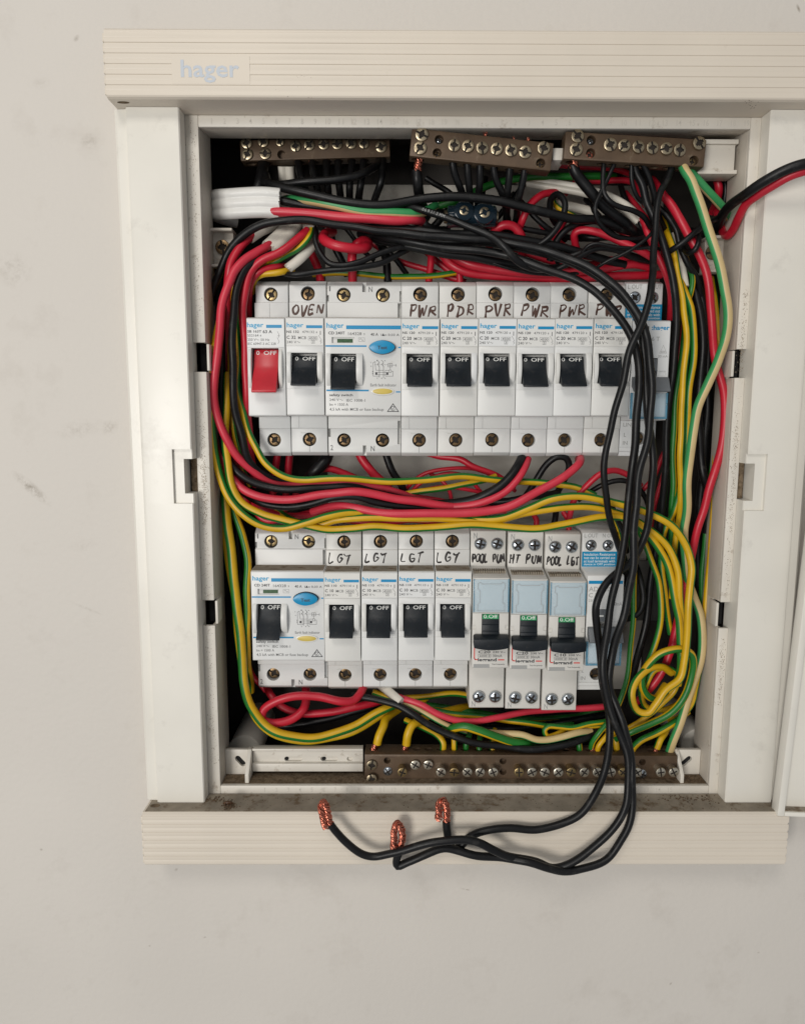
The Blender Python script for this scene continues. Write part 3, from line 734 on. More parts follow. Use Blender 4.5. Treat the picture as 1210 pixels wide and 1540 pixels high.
WAVE = lambda x, z, w, h: [(x + w * i / 10, z + h * math.sin(2 * math.pi * i / 10)) for i in range(11)]
def mcb(label, line2, line2b, line3, cat='breaker', group=None):
    t = device('circuit_breaker', label, cat, group)
    body(17.75, [(0.1, 35.6, 3.4), (0.0, -34.4, 3.4)], [(-6.45, 5.75, -9.2, -7.4, 6.6)],
         [(-0.1, 0.1, -13.6, -10, 39.0, 41.8), (-0.1, 0.1, -13.6, -10, -42.3, -37.8), (-8.9, 8.9, -0.35, 1, 9.55, 9.75), (-8.9, 8.9, -0.2, 1, -10.25, -10.1), (-4, 0, -13.3, -10, -31.2, -31.0), (-5, -4.85, -12.6, -10, -28.7, -23.2)], t=t)
    screw(t, 0.3, -14.4, 35.4, 'flat', DARKS, 2.75); screw(t, 0.0, -15.2, -34.4, 'flat', DARKS, 3.0)
    X = lambda q: (q - 40) / 550 * 18 - 9
    Z = lambda q: 22.6 - (q - 78) / 1414 * 45.2
    bm = B(); box(bm, -8.7, 8.7, -0.05, 0.12, 10.0, 22.2); lp = finish(bm, 'label_plate', BRK2, t, bevel=0.06, seg=1)
    bm = B(); d = 0.16
    text(bm, 'hager', X(62), X(300), Z(238), Z(150), d, 0, 0.02); rect(bm, X(338), X(568), Z(228), Z(186), d, 1)
    text(bm, line2, X(58), X(236), Z(298), Z(262), d, 2, 0.02); text(bm, line2b, X(280), X(456), Z(300), Z(264), d, 3); text(bm, '8', X(478), X(496), Z(300), Z(274), d, 3)
    text(bm, line3, X(58), X(188), Z(384), Z(336), d, 2, 0.02); text(bm, 'MCB', X(222), X(338), Z(386), Z(344), d, 3)
    frame(bm, X(368), X(496), Z(398), Z(346), 0.12, d, 3); text(bm, '4500', X(380), X(486), Z(390), Z(354), d, 3)
    frame(bm, X(412), X(456), Z(446), Z(402), 0.12, d, 3); text(bm, '3', X(424), X(444), Z(440), Z(410), d, 3)
    text(bm, '240 V', X(56), X(198), Z(446), Z(408), d, 3); line(bm, WAVE(X(208), Z(428), 1.3, 0.3), 0.14, d, 3)
    line(bm, [(X(540), Z(270)), (X(540), Z(320))], 0.3, d, 2); line(bm, [(X(515), Z(330)), (X(548), Z(385)), (X(555), Z(400)), (X(536), Z(412)), (X(556), Z(426)), (X(540), Z(448))], 0.14, d, 3)
    flat(bm, 'label_print', [INKL, INKB, INKK, INKG], lp)
    toggle(t, -6.15, 5.4, 1.0, 0.0, TOGB, INKW)
    guard(t, -8.35, -6.5, -7.4, 7.0, 2.0); guard(t, 5.8, 8.3, -7.4, 7.0, 2.0)
    return t

def rcd(label):
    t = device('safety_switch', label, 'safety switch')
    w = 35.75; X = lambda q: (q - 35) / 1110 * 36 - 18; Z = lambda q: 22.6 - (q - 25) / 1410 * 45.2
    body(w, [(-9.9, 35.2, 3.4), (9.0, 35.2, 3.4), (-10.2, -34.6, 3.4), (8.8, -34.6, 3.4)],
         [(X(122), X(490), -9.2, -7.4, 6.4), (X(140), X(465), -1.2, Z(382), Z(296))],
         [(-0.9, 0.9, -16, -10, 36.5, 41.9), (-0.9, 0.9, -16, -10, -42.3, -37.2), (16.2, 17.8, -15, -10, 23.5, 31.2), (17.0, 17.9, -15, -10, 32, 37), (-17.8, -17.0, -15, -10, 32, 35), (16.3, 17.8, -15, -10, -36.5, -25), (-17.8, -16.7, -15, -10, -33, -29), (-17.6, 16.0, -12.55, -10, 31.3, 31.5), (-17.6, 16.0, -12.55, -10, -29.0, -28.8)], t=t)
    for x, z, dd in ((-9.9, 35.2, -14.6), (9.0, 35.2, -14.6), (-10.2, -34.6, -15.2), (8.8, -34.6, -15.2)): screw(t, x, dd, z, 'flat', BRASS if z > 0 else DARKS, 2.8)
    bm = B(); text(bm, '1', -16.8, -16.2, 36.8, 39.2, -12.9, 0); text(bm, 'N', 2.2, 4.0, 36.5, 39.0, -12.9, 0)
    flat(bm, 'terminal_marking', [INKG], t)
    bm = B(); text(bm, '2', -16.9, -15.6, -39.6, -37.0, -12.9, 0); text(bm, 'N', 3.0, 4.9, -40.0, -37.4, -12.9, 0)
    flat(bm, 'terminal_marking', [INKG], t)
    d = 0.05; bm = B()
    text(bm, 'hager', X(65), X(315), Z(188), Z(92), d, 0, 0.02); rect(bm, X(348), X(1135), Z(182), Z(128), d, 1)
    text(bm, 'CD 240T', X(88), X(328), Z(258), Z(216), d, 2, 0.02); text(bm, '164328', X(376), X(570), Z(268), Z(224), d, 3); text(bm, '9', X(600), X(616), Z(270), Z(238), d, 3)
    text(bm, '40 A', X(700), X(808), Z(276), Z(234), d, 2, 0.01); text(bm, 'I\u0394n 0,03 A', X(850), X(1112), Z(282), Z(242), d, 2, 0.005)
    frame(bm, X(526), X(614), Z(358), Z(304), 0.1, d, 3); line(bm, WAVE(X(542), Z(330), 1.8, 0.45), 0.13, d, 3)
    rect(bm, X(48), X(640), Z(434), Z(412), d, 1); rect(bm, X(1098), X(1132), Z(450), Z(430), d, 1)
    rect(bm, X(55), X(672), Z(1076), Z(1052), d, 1); rect(bm, X(1066), X(1130), Z(1092), Z(1074), d, 1)
    lw = 0.14                                  # wiring diagram
    G = lambda pts, w=lw, mi=2: line(bm, [(X(a), Z(b)) for a, b in pts], w, d, mi)
    G([(735, 660), (765, 645), (765, 690), (775, 770), (885, 770)]); G([(735, 660), (735, 855), (825, 855)])
    G([(812, 640), (825, 665), (800, 680), (825, 720), (825, 870)], 0.2); G([(875, 640), (885, 665), (862, 680), (885, 715), (885, 880)], 0.2)
    G([(760, 690), (950, 690)], 0.1); G([(1012, 695), (1068, 695)]); G([(1068, 680), (1068, 715)])
    G([(952, 670), (1012, 670), (1012, 720), (952, 720), (952, 670)]); G([(982, 670), (982, 765)]); G([(952, 695), (1012, 695)])
    G([(965, 765), (998, 765), (998, 800), (965, 800), (965, 765)]); G([(998, 785), (1022, 785), (1022, 855), (912, 855), (912, 770), (965, 770)])
    rect(bm, X(766), X(796), Z(836), Z(798), d, 2); rect(bm, X(926), X(956), Z(836), Z(798), d, 2); G([(796, 800), (926, 800)]); G([(796, 834), (926, 834)])
    for s, a, b in (('1', 795, 630), ('3', 858, 630), ('N', 905, 632), ('2', 795, 885), ('4', 858, 885), ('N', 908, 885), ('T', 700, 660), ('G', 705, 712), ('R', 730, 790), ('R', 730, 820)):
        text(bm, s, X(a - 7), X(a + 7), Z(b + 10), Z(b - 10), d, 2)
    text(bm, 'Earth fault indicator', X(695), X(1072), Z(1004), Z(962), d, 3)
    text(bm, 'safety switch', X(98), X(438), Z(1160), Z(1112), d, 2, 0.02)
    text(bm, '240 V', X(98), X(238), Z(1218), Z(1182), d, 3); line(bm, WAVE(X(250), Z(1202), 1.4, 0.35), 0.13, d, 3); text(bm, 'IEC 1008-1', X(345), X(618), Z(1228), Z(1188), d, 3)
    text(bm, 'Im = 1500 A', X(98), X(372), Z(1290), Z(1250), d, 3)
    text(bm, '4,5 kA with MCB or fuse backup', X(98), X(888), Z(1374), Z(1318), d, 3)
    G([(945, 1370), (1024, 1258), (1104, 1370), (945, 1370)], 0.34); line(bm, [(p[0], p[1]) for p in ell(X(1024), Z(1326), 1.0, 1.0, 16)][2:], 0.2, d, 2); G([(1005, 1325), (1020, 1340), (1045, 1305)], 0.2)
    flat(bm, 'face_print', [INKL, INKB, INKK, INKG], t)
    bm = B(); rect(bm, X(215), X(440), Z(372), Z(318), -1.1, 0); flat(bm, 'status_window', [mat('dark_green_window', (0.03, 0.10, 0.03), 0.3, var=0.3, vscale=900)], t)
    toggle(t, X(130), X(480), 1.12, -0.6, TOGB, INKW)
    guard(t, X(58), X(118), -8.6, 6.6, 2.2); guard(t, X(492), X(585), -8.6, 6.6, 3.0)
    bm = B(); prism_d(bm, ell(X(868), Z(440), 6.3, 3.35, 36, p=1.75), -2, 0.35); well = finish(bm, 'button_well', VOID, t, bevel=0.1)
    bm = B(); prism_d(bm, ell(X(866), Z(442), 6.05, 3.15, 36, p=1.75), 0.3, 2.6); btn = finish(bm, 'test_button', BTN, t, bevel=0.35)
    bm = B(); text(bm, 'Test', X(800), X(940), Z(474), Z(424), 2.66, 0, 0.02); flat(bm, 'button_lettering', INKK, btn)
    bm = B(); prism_d(bm, ell(X(870), Z(1076), 5.5, 1.95, 36), -1, 0.55); ri = finish(bm, 'indicator_bezel', BRK2, t, bevel=0.3)
    bm = B(); prism_d(bm, ell(X(872), Z(1076), 4.7, 1.35, 36), 0.3, 0.75); finish(bm, 'fault_indicator', YEL, ri, bevel=0.15)
    return t

def main_switch(label):
    t = device('main_switch', label, 'switch')
    body(17.75, [(0.6, 35.4, 3.3), (0.6, -34.4, 3.4)], [(-7, 5.9, -9.2, -9.8, 9.0)],
         [(-8.9, 8.9, -0.35, 1, 8.95, 9.15), (-0.1, 0.1, -12.6, -10, 23.5, 31), (-9.2, -6.6, -53, 2, 31.3, 43), (-9.2, -7.2, -53, 2, 23.45, 31.4), (-9.2, -6.4, -53, 2, -43, -23.2)], t=t)
    screw(t, 0.6, -14.6, 35.4, 'flat', BRASS, 2.75); screw(t, 0.6, -15.2, -34.4, 'flat', DARKS, 3.0)
    X = lambda q: (q - 45) / 545 * 18 - 9
    Z = lambda q: 22.6 - (q - 85) / 1335 * 45.2
    bm = B(); box(bm, -8.7, 8.7, -0.05, 0.12, 9.4, 22.2); lp = finish(bm, 'label_plate', BRK2, t, bevel=0.06, seg=1)
    bm = B(); d = 0.16
    text(bm, 'hager', X(58), X(290), Z(228), Z(142), d, 0, 0.02); rect(bm, X(328), X(548), Z(216), Z(174), d, 1)
    text(bm, 'SB 163T', X(62), X(260), Z(280), Z(246), d, 2, 0.02); text(bm, '63 A', X(278), X(410), Z(288), Z(244), d, 2, 0.02)
    text(bm, '552164', X(62), X(218), Z(334), Z(300), d, 3); text(bm, '4', X(236), X(256), Z(334), Z(306), d, 3)
    text(bm, '250 V', X(62), X(180), Z(392), Z(356), d, 3); line(bm, WAVE(X(186), Z(374), 1.1, 0.3), 0.13, d, 3); text(bm, '50 Hz', X(246), X(370), Z(392), Z(358), d, 3)
    text(bm, 'IEC 60947-3 AC 22B', X(62), X(462), Z(446), Z(412), d, 3)
    line(bm, [(X(485), Z(262)), (X(505), Z(300)), (X(502), Z(345))], 0.14, d, 3); line(bm, [(X(485), Z(322)), (X(520), Z(322))], 0.14, d, 3); line(bm, [(X(480), Z(345)), (X(508), Z(400)), (X(490), Z(430))], 0.14, d, 3)
    flat(bm, 'label_print', [INKL, INKB, INKK, INKG], lp)
    toggle(t, X(128), X(476), 1.42, 0.9, TOGR, INKW)
    guard(t, -8.4, -6.9, -9.6, 8.6, 1.8); guard(t, 5.95, 7.6, -9.6, 8.6, 2.4)
    return t

def legrand(label, rating):
    """residual breaker with clear label cover and wide black paddle; local z from the row centre"""
    t = device('residual_breaker', label, 'breaker')
    pr = [(-52, 42), (-15.5, 42), (-13, 41), (-13, 23.2), (-2.2, 20.8), (1.4, 20.2), (1.6, 19.8), (1.6, -25.0), (1.2, -25.6), (-9.3, -26.2), (-9.5, -50.4), (-10, -50.9), (-52, -50.9)]
    body(17.75, [], [(-4.35, 4.35, -9, -14.4, 2.2)], [(-8.9, 8.9, 0.6, 3, 2.55, 2.75), (-8.9, -7.3, 1.0, 3, -5.6, -3.4), (7.3, 8.9, 1.0, 3, -5.6, -3.4)], t=t, m=LEGR, prof=pr)
    for x in (-4.0, 4.4): screw(t, x, -12.0, 34.6, 'dome', ZINC, 3.1); screw(t, x - 0.2, -7.6, -44.4, 'dome', ZINC, 3.1)
    bm = B()
    for k in range(14): box(bm, -8 + k * 1.15, -7.3 + k * 1.15, -9.4, -3.6, 21.25, 22.6)
    finish(bm, 'grip_ribs', DUST, t)
    # clear label cover
    bm = B(); box(bm, -8.2, 8.2, 1.7, 2.5, 3.2, 19.6); cv = finish(bm, 'label_cover', CLEAR, t, bevel=0.25)
    bm = B(); box(bm, -8.75, -8.25, 0.9, 2.6, 3.2, 19.8); box(bm, 8.25, 8.75, 0.9, 2.6, 3.2, 19.8); finish(bm, 'cover_edge', CLEARB, cv, bevel=0.1)
    bm = B(); line(bm, [(-6.6, 3.9), (6.6, 3.9), (6.6, 7.4), (5.6, 8.0), (5.6, 14), (6.6, 15), (6.6, 17.6), (5.4, 18.2), (4.6, 17.4), (-4.6, 17.4), (-5.4, 18.2), (-6.6, 17.6), (-6.6, 15), (-5.6, 14), (-5.6, 8), (-6.6, 7.4), (-6.6, 3.9)], 0.2, 2.56, 0); flat(bm, 'cover_outline', [INKP], cv)
    # toggle column, green window and paddle
    bm = B(); prism_x(bm, [(-8, 2.0), (-0.6, 2.0), (0.6, -0.4), (1.9, -3.0), (1.6, -3.4), (2.4, -6.2), (2.2, -6.6), (3.2, -9.0), (4.0, -12.0), (-8, -12)], -4.15, 4.15); tg = finish(bm, 'toggle', TOGB, t, bevel=0.15)
    bm = B(); f = lambda z: -0.45 + (2.0 - z) * 0.5
    q = bm.faces.new([bm.verts.new(p) for p in ((-3.9, f(-0.6) + .05, -0.6), (3.9, f(-0.6) + .05, -0.6), (3.9, f(1.6) + .05, 1.6), (-3.9, f(1.6) + .05, 1.6))]); q.material_index = 0
    text(bm, '0.Off', -3.3, 3.6, -0.3, 1.35, lambda z: f(z) + 0.1, 1); flat(bm, 'off_window', [GRN, INKW], tg)
    pts = []
    for k in range(11):
        a = -1 + 2 * k / 10; pts.append((a * 8.6, -12.2 - 1.2 * (1 - a * a)))
    poly = [(-8.6, -8.4), (-8.2, -7.8), (8.2, -7.8), (8.6, -8.4)] + pts[::-1]
    bm = B(); prism_d(bm, poly, 2.6, 7.4); pd = finish(bm, 'paddle', TOGB, tg, bevel=0.9, seg=3)
    for v in pd.data.vertices:                 # the paddle leans downwards
        v.co.z -= (-v.co.y - 0.003) * 0.28
    d = 1.66; bm = B(); X = lambda q: (q - 45) / 385 * 17.8 - 8.9
    Z = lambda q: 2.6 - (q - 425) / 610 * 28.0
    line(bm, [(X(70), Z(735)), (X(70), Z(925)), (X(78), Z(940)), (X(100), Z(942))], 0.5, d, 1)
    text(bm, rating, X(112), X(240), Z(872), Z(840), d, 0, 0.02); text(bm, '230 V~', X(265), X(400), Z(868), Z(846), d, 0)
    frame(bm, X(112), X(246), Z(914), Z(886), 0.14, d, 2); text(bm, '6000 3', X(124), X(236), Z(910), Z(890), d, 2); text(bm, '30mA', X(266), X(368), Z(914), Z(884), d, 2)
    text(bm, 'legrand', X(108), X(308), Z(972), Z(924), d, 0, 0.03); rect(bm, X(324), X(392), Z(950), Z(938), d, 1)
    rect(bm, X(62), X(232), Z(1034), Z(992), d, 3); text(bm, 'Test frequently', X(258), X(396), Z(1004), Z(986), d, 0)
    flat(bm, 'label_print', [INKK, INKR, INKG, INKP], t)
    bm = B(); text(bm, 'N', -7.4, -5.6, 37.2, 40.2, -12.95, 0); text(bm, 'N', -7.6, -5.8, -50.0, -47.2, -9.42, 0); flat(bm, 'embossed_marking', [INKP], t)
    return t

def rcbo(label, upper):
    t = device('residual_breaker', label, 'breaker')
    pr = [(-52, 42), (-16, 42), (-13, 40.6), (-13, 22.9), (-0.9, 21.9), (0, 21.3), (0, -24), (-0.6, -24.5), (-13, -25), (-13, -40), (-13.6, -40.3), (-13.6, -42.4), (-52, -42.4)]
    body(17.75, [(-4.4, 34.2, 2.9), (4.2, 34.2, 2.9), (0.6, -33.6, 3.3)], [(-3.6, 3.6, -8, -5, 4.6)], [(4.6, 7.6, -0.5, 1, -3.2, -1.4), (-8.9, 8.9, -13.4, -10, -38.2, -37.9)], t=t, prof=pr)
    for x in (-4.4, 4.2): screw(t, x, -13.2, 34.2, 'flat' if upper else 'dome', ZINC, 2.6)
    screw(t, 0.6, -15.6, -33.6, 'flat', DARKS, 3.0)
    d = -12.93; bm = B()
    text(bm, 'L OUT', -8, -1.2, 38.2, 40.3, d, 0); text(bm, 'N OUT', 1.2, 8.0, 38.2, 40.3, d, 0)
    flat(bm, 'terminal_marking', [INKP], t)
    bm = B(); text(bm, 'LINE', -7.4, -2.0, -27.8, -25.9, d, 0); text(bm, 'L', -6.9, -5.8, -32.8, -30.9, d, 0); text(bm, 'IN', -7.3, -4.9, -36.8, -34.9, d, 0)
    flat(bm, 'terminal_marking', [INKP], t)
    bm = B(); box(bm, -8.8, 8.8, -13.1, -12.86, 23.2, 31.0); st = finish(bm, 'sticker', STICK, t)
    bm = B()
    for i, s in enumerate(('Insulation Resistance', 'test can be carried out', 'at load terminals with', 'device in OFF position')):
        text(bm, s, -7.9, 7.9, 28.9 - i * 1.75, 30.3 - i * 1.75, -12.82, 0)
    flat(bm, 'sticker_print', [INKW], st)
    bm = B(); d = 0.04
    if upper:
        rect(bm, -7.6, -1.2, 17.4, 19.2, d, 3); text(bm, ':hager', 0.0, 8.4, 16.8, 19.6, d, 1, 0.03); text(bm, 'AD 916 T', -7.4, 4.0, 12.4, 14.4, d, 2)
        text(bm, 'C16', -7.4, -3, 8.6, 10.6, d, 2); text(bm, '30 mA', 3.6, 8.2, 4.8, 6.0, d, 2); line(bm, [(4.2, 6.8), (5.9, 10.4), (7.6, 6.8), (4.2, 6.8)], 0.14, d, 2); text(bm, '6000', 4.8, 7.0, 7.0, 8.0, d, 2)
    else:
        rect(bm, -8.4, 8.4, 17.4, 19.0, d, 1); text(bm, 'AD 920T', -8.2, 4.4, 13.6, 16.0, d, 2); text(bm, 'C 20', -8.2, -2.0, 10.6, 12.8, d, 2)
        text(bm, '230V~', -8.2, -3.4, 8.4, 9.6, d, 2); text(bm, '30mA', 3.8, 8.4, 6.4, 8.2, d, 2)
    flat(bm, 'face_print', [INKL, INKB, INKP, INKK], t)
    bm = B(); prism_x(bm, [(-7, 4.4), (-0.4, 4.4), (0.6, 1.0), (1.0, -1.5), (-7, -1.5)], -3.4, 3.4); tg = finish(bm, 'toggle', TOGG, t, bevel=0.3)
    bm = B(); rect(bm, -2.9, -0.6, 0.6, 1.8, 0.62, 0); flat(bm, 'toggle_marking', [YEL if upper else INKW], tg)
    bm = B(); prism_x(bm, [(-0.5, -4.2), (2.2, -4.4), (5.4, -10.4), (5.2, -11.2), (3.8, -11.4), (-0.5, -8.6)], -8.3, 8.5); finish(bm, 'paddle', TOGG, tg, bevel=0.35)
    bm = B(); box(bm, -8.7, 8.7, 0.05, 1.3, -23.8, -11.8); cv = finish(bm, 'label_cover', CLEAR, t, bevel=0.3)
    bm = B(); box(bm, -8.75, -7.9, 0.0, 1.6, -23.9, -11.7); box(bm, 7.9, 8.75, 0.0, 1.6, -23.9, -11.7); box(bm, -7.9, 7.9, 0.0, 1.6, -23.9, -22.9); finish(bm, 'cover_edge', CLEARB, cv, bevel=0.1)
    return t

# handwriting: strokes on a unit box (x 0..1, z 0..1)
GL = {'P': [[(0.1, 0), (0.12, 0.95)], [(0.05, 0.9), (0.6, 1.0), (0.8, 0.75), (0.5, 0.5), (0.15, 0.45)]],
      'W': [[(0, 0.95), (0.2, 0.05), (0.45, 0.65), (0.65, 0.05), (0.95, 1.0)]],
      'R': [[(0.1, 0), (0.15, 0.95)], [(0.05, 0.9), (0.65, 0.95), (0.7, 0.65), (0.2, 0.5), (0.95, 0.05)]],
      'D': [[(0.1, 0), (0.15, 0.95)], [(0.0, 0.95), (0.7, 0.8), (0.8, 0.35), (0.1, 0.05)]],
      'V': [[(0, 1), (0.4, 0.0), (0.85, 1.0)]],
      'L': [[(0.12, 1), (0.05, 0.05), (0.75, 0.12)]],
      'G': [[(0.8, 0.9), (0.3, 0.95), (0.1, 0.45), (0.4, 0.05), (0.8, 0.2), (0.8, 0.5), (0.45, 0.5)]],
      'T': [[(0, 0.9), (1.0, 0.98)], [(0.5, 0.92), (0.45, 0)]],
      'Y': [[(-0.05, 0.98), (0.25, 0.72), (0.95, 0.95)], [(0.85, 0.95), (0.6, 0.45), (0.45, -0.1)]],
      'O': [[(0.5, 1), (0.1, 0.7), (0.15, 0.15), (0.6, 0.0), (0.9, 0.4), (0.75, 0.9), (0.45, 0.98)]],
      'E': [[(0.75, 0.95), (0.15, 0.9), (0.12, 0.05), (0.8, 0.08)], [(0.15, 0.5), (0.65, 0.52)]],
      'N': [[(0.05, 0), (0.12, 0.95), (0.75, 0.05), (0.88, 1.0)]],
      'U': [[(0.08, 1), (0.12, 0.2), (0.5, 0.0), (0.8, 0.3), (0.88, 1.0)]],
      'M': [[(0, 0), (0.15, 0.95), (0.5, 0.3), (0.8, 0.95), (0.98, 0)]],
      'H': [[(0.1, 0), (0.12, 1)], [(0.75, 0), (0.8, 1)], [(0.1, 0.5), (0.78, 0.55)]]}
def handwrite(t, word, x0, x1, z0, z1, d, m, seed, r=0.5):
    rn = random.Random(seed); n = len(word); bm = B(); cw = (x1 - x0) / n
    for i, ch in enumerate(word):
        if ch == ' ': continue
        sk = rn.uniform(-0.08, 0.12); hz = rn.uniform(0.88, 1.05); oz = rn.uniform(-0.05, 0.08)
        for st in GL[ch]:
            pts = []
            for a, b in st:
                a += rn.uniform(-0.09, 0.09) + (sk + 0.12) * b; b = b * hz + oz + rn.uniform(-0.08, 0.08)
                pts.append((x0 + cw * (i + 0.08 + 0.82 * a), d, z0 + (z1 - z0) * b))
            path = spline(pts, 0.35)
            sweep(bm, path, [(0.06 * math.cos(2 * math.pi * k / 8), r * math.sin(2 * math.pi * k / 8)) for k in range(8)], taper=lambda q, e=rn.uniform(0, 6.28), m_=rn.uniform(0.75, 1.05): m_ * (1 + 0.28 * math.sin(5.5 * q + e)))
    return finish(bm, 'handwriting', m, t)

P18 = 18.0
t = main_switch('red main isolator switch at the head of the upper row'); put(t, -88.2, P18, 0)
t = mcb('circuit breaker marked OVEN between the red switch and the double-width safety switch', 'NS 132', '479132', 'C 32'); put(t, -70.1, P18, 0)
handwrite(t, 'OVEN', -7.6, 7.6, 25.6, 30.2, -12.25, MARKB, 3)
R1 = rcd('double-width safety switch with blue test button beside the OVEN breaker, upper row'); put(R1, -52.0, 36, 0)
PW = mcb('breaker marked PWR beside the upper safety switch', 'NS 120', '479120', 'C 20')
pw = [('PWR', 'circuit breaker marked PWR directly beside the upper double-width safety switch'), ('PDR', 'circuit breaker with its label scrawled PDR, second after the upper safety switch'), ('PVR', 'circuit breaker with its label scrawled PVR, third after the upper safety switch'),
      ('PWR', 'circuit breaker marked PWR, fourth after the upper safety switch'), ('PWR', 'circuit breaker marked PWR, fifth after the upper safety switch, brown speck under its label'), ('PWR', 'circuit breaker marked PWR partly hidden by black wires beside the grey-lever breaker')]
for i, (w_, lab) in enumerate(pw):
    t = PW if i == 0 else copy_tree(PW)
    t['label'] = lab; t['group'] = 'power circuit breakers of the upper row'
    OFF[t.name] = OFFD; put(t, -15.9 + P18 * i, P18, 0)
for i, (w_, lab) in enumerate(pw):
    t = [o for o in bpy.data.objects if o.get('label') == lab][0]
    handwrite(t, w_, -5.6, 8.2, 25.0, 30.6, -12.25, MARKB, 20 + i)
t = rcbo('grey-lever residual breaker with blue sticker behind black wires, end of the upper row', True); put(t, 92.3, P18, 0)

R2 = rcd('double-width safety switch with a proud blue test button at the head of the lower row'); put(R2, -89.6, 36, 1)
LG = mcb('breaker marked LGT', 'NS 110', '479110', 'C 10')
lg = [('LGY', 'circuit breaker marked LGT directly beside the lower double-width safety switch'), ('LGY', 'circuit breaker marked LGT, second after the lower safety switch'), ('LGT', 'circuit breaker marked LGT, third after the lower safety switch'), ('LGY', 'circuit breaker marked LGT beside the POOL PUMP breaker')]
for i, (w_, lab) in enumerate(lg):
    t = LG if i == 0 else copy_tree(LG)
    t['label'] = lab; t['group'] = 'lighting circuit breakers of the lower row'
    OFF[t.name] = OFFD; put(t, -53.5 + 18.1 * i, P18, 1)
for i, (w_, lab) in enumerate(lg):
    t = [o for o in bpy.data.objects if o.get('label') == lab][0]
    handwrite(t, w_, -8.0, 3.6, 25.0, 30.0, -12.25, MARKK, 40 + i, 0.42)
for i, (w_, lab, rt) in enumerate((('POOL PUM', 'black-paddle residual breaker marked POOL PUM beside the last LGT breaker', 'C20'), ('HT PUM', 'black-paddle residual breaker marked HT PUM between the two POOL breakers', 'C20'), ('POOL LGT', 'black-paddle residual breaker marked POOL LGT beside the blue-stickered breaker', 'C10'))):
    t = legrand(lab, rt); t['group'] = 'black-paddle residual breakers'; put(t, 19.3 + 18.7 * i, P18, 1, dz=-0.6 * i)
    handwrite(t, w_, -8.2, 8.4, 25.0, 29.6, -12.95, MARKK, 60 + i, 0.46)
t = rcbo('residual breaker with blue sticker half hidden by black wires, end of the lower row', False); put(t, 75.6, P18, 1)
# ------------------------------------------------------------------ wires
def W(col, label, w, pts, g=(15, 160), tw=0.0, copper=None, jitter=True, group=None):
    path = spline([at(*p) for p in pts], 1.5)
    r = w * 0.164
    rn = random.Random(len(label) * 7 + int(pts[0][0]))       # slight kinks and waviness left by handling
    ph = [rn.uniform(0, 6.28) for _ in range(9)]; am = [rn.uniform(0.04, 0.22) for _ in range(9)]; fq = [rn.uniform(0.06, 0.30) for _ in range(9)]
    s_ = 0.0
    for i in range(len(path)):
        if i: s_ += (path[i] - q0).length
        q0 = path[i].copy()
        path[i] = path[i] + Vector(tuple(sum(am[3 * c + k] * math.sin(fq[3 * c + k] * s_ + ph[3 * c + k]) for k in range(3)) for c in range(3)))
    name = {'K': 'black_wire', 'R': 'red_wire', 'P': 'red_wire', 'E': 'earth_wire', 'C': 'earth_wire'}[col]
    bm = B()
    if col in 'EC':
        n = 18; cols = {j for j in range(n) if g[0] <= ((j + 0.5) * 360 / n) % 360 <= g[1] or g[0] <= (j + 0.5) * 360 / n - 360 <= g[1]}
        sweep(bm, path, circ(r, n), twist=tw, green=cols)
        ms = [PVCY, PVCG] if col == 'E' else [PVCC, PVCLG]
    else:
        sweep(bm, path, [(x * 1.03, y * 0.97) for x, y in circ(r, 14)], twist=rn.uniform(-0.03, 0.03)); ms = {'K': PVCK, 'R': PVCR, 'P': PVCP}[col]
    o = finish(bm, name, ms, None, angle=70)
    tag(o, label, 'wire', group)
    if copper:
        c = strands([at(*p) for p in copper[0]], copper[1] * 0.153, None, n=11, fray=0.6)
        c.parent = o
    return o

def wire_print(o, pts, text_, size, m=INKP):
    """worn white print running along the viewer's side of a wire"""
    path = spline([at(*p) for p in pts], 0.3); bm = B(); dist = 0.0; k = 0; r = size * 0.0
    cum = [0.0]
    for a, b in zip(path, path[1:]): cum.append(cum[-1] + (b - a).length)
    for j, ch in enumerate(text_):
        want = 0.6 + j * size * 0.95
        while k < len(cum) - 2 and cum[k] < want: k += 1
        if ch == ' ': continue
        vs, fs = glyphs(ch, 0.0)
        t = (path[k + 1] - path[k]).normalized(); u = Vector((0, 1, 0)); u = (u - t * u.dot(t)).normalized(); v = t.cross(u)
        nv = [bm.verts.new(path[k] + t * (x * size * 1.1) + v * ((y - 0.35) * size * 1.3) + u * 0.0) for x, y in vs]
        for f in fs:
            try: bm.faces.new([nv[i] for i in f])
            except ValueError: pass
    q = finish(bm, 'wire_print', m, o, smooth=False); return q
# three long black tails: across the top, down over the breakers and out over the bottom board
W('K', 'long black tail whose bent copper tip lies nearest the white terminal holder', 11.2,
  [(540, 352, -30), (600, 361, -14), (674, 373, -9), (749, 381, -6), (798, 395, -2), (848, 414, 3), (880, 430, 6), (901, 444, 8), (930, 475, 10), (949, 507, 10), (959, 541, 10), (960, 588, 10), (957, 635, 9), (952, 683, 8), (949, 720, 8), (944, 761, 9), (940, 800, 10), (933, 846, 12), (920, 900, 13), (913, 940, 14), (908, 980, 14), (907, 1020, 15), (913, 1055, 16), (923, 1084, 17), (933, 1107, 18), (943, 1135, 20), (945, 1175, 22), (940, 1213, 24), (917, 1252, 25), (884, 1281, 25), (852, 1300, 25), (830, 1305, 24), (808, 1298, 24), (766, 1289, 26), (742, 1278, 28), (718, 1267, 29), (698, 1263, 29), (659, 1267, 29), (623, 1274, 28), (590, 1283, 27), (563, 1289, 26), (546, 1285, 26), (520, 1266, 26), (503, 1249, 26), (496, 1240, 26)],
  copper=([(498, 1243, 26), (494, 1229, 26), (491, 1214, 26.5), (486.5, 1207.5, 27), (483, 1212, 27), (486, 1230, 27), (489.5, 1247, 27)], 11))
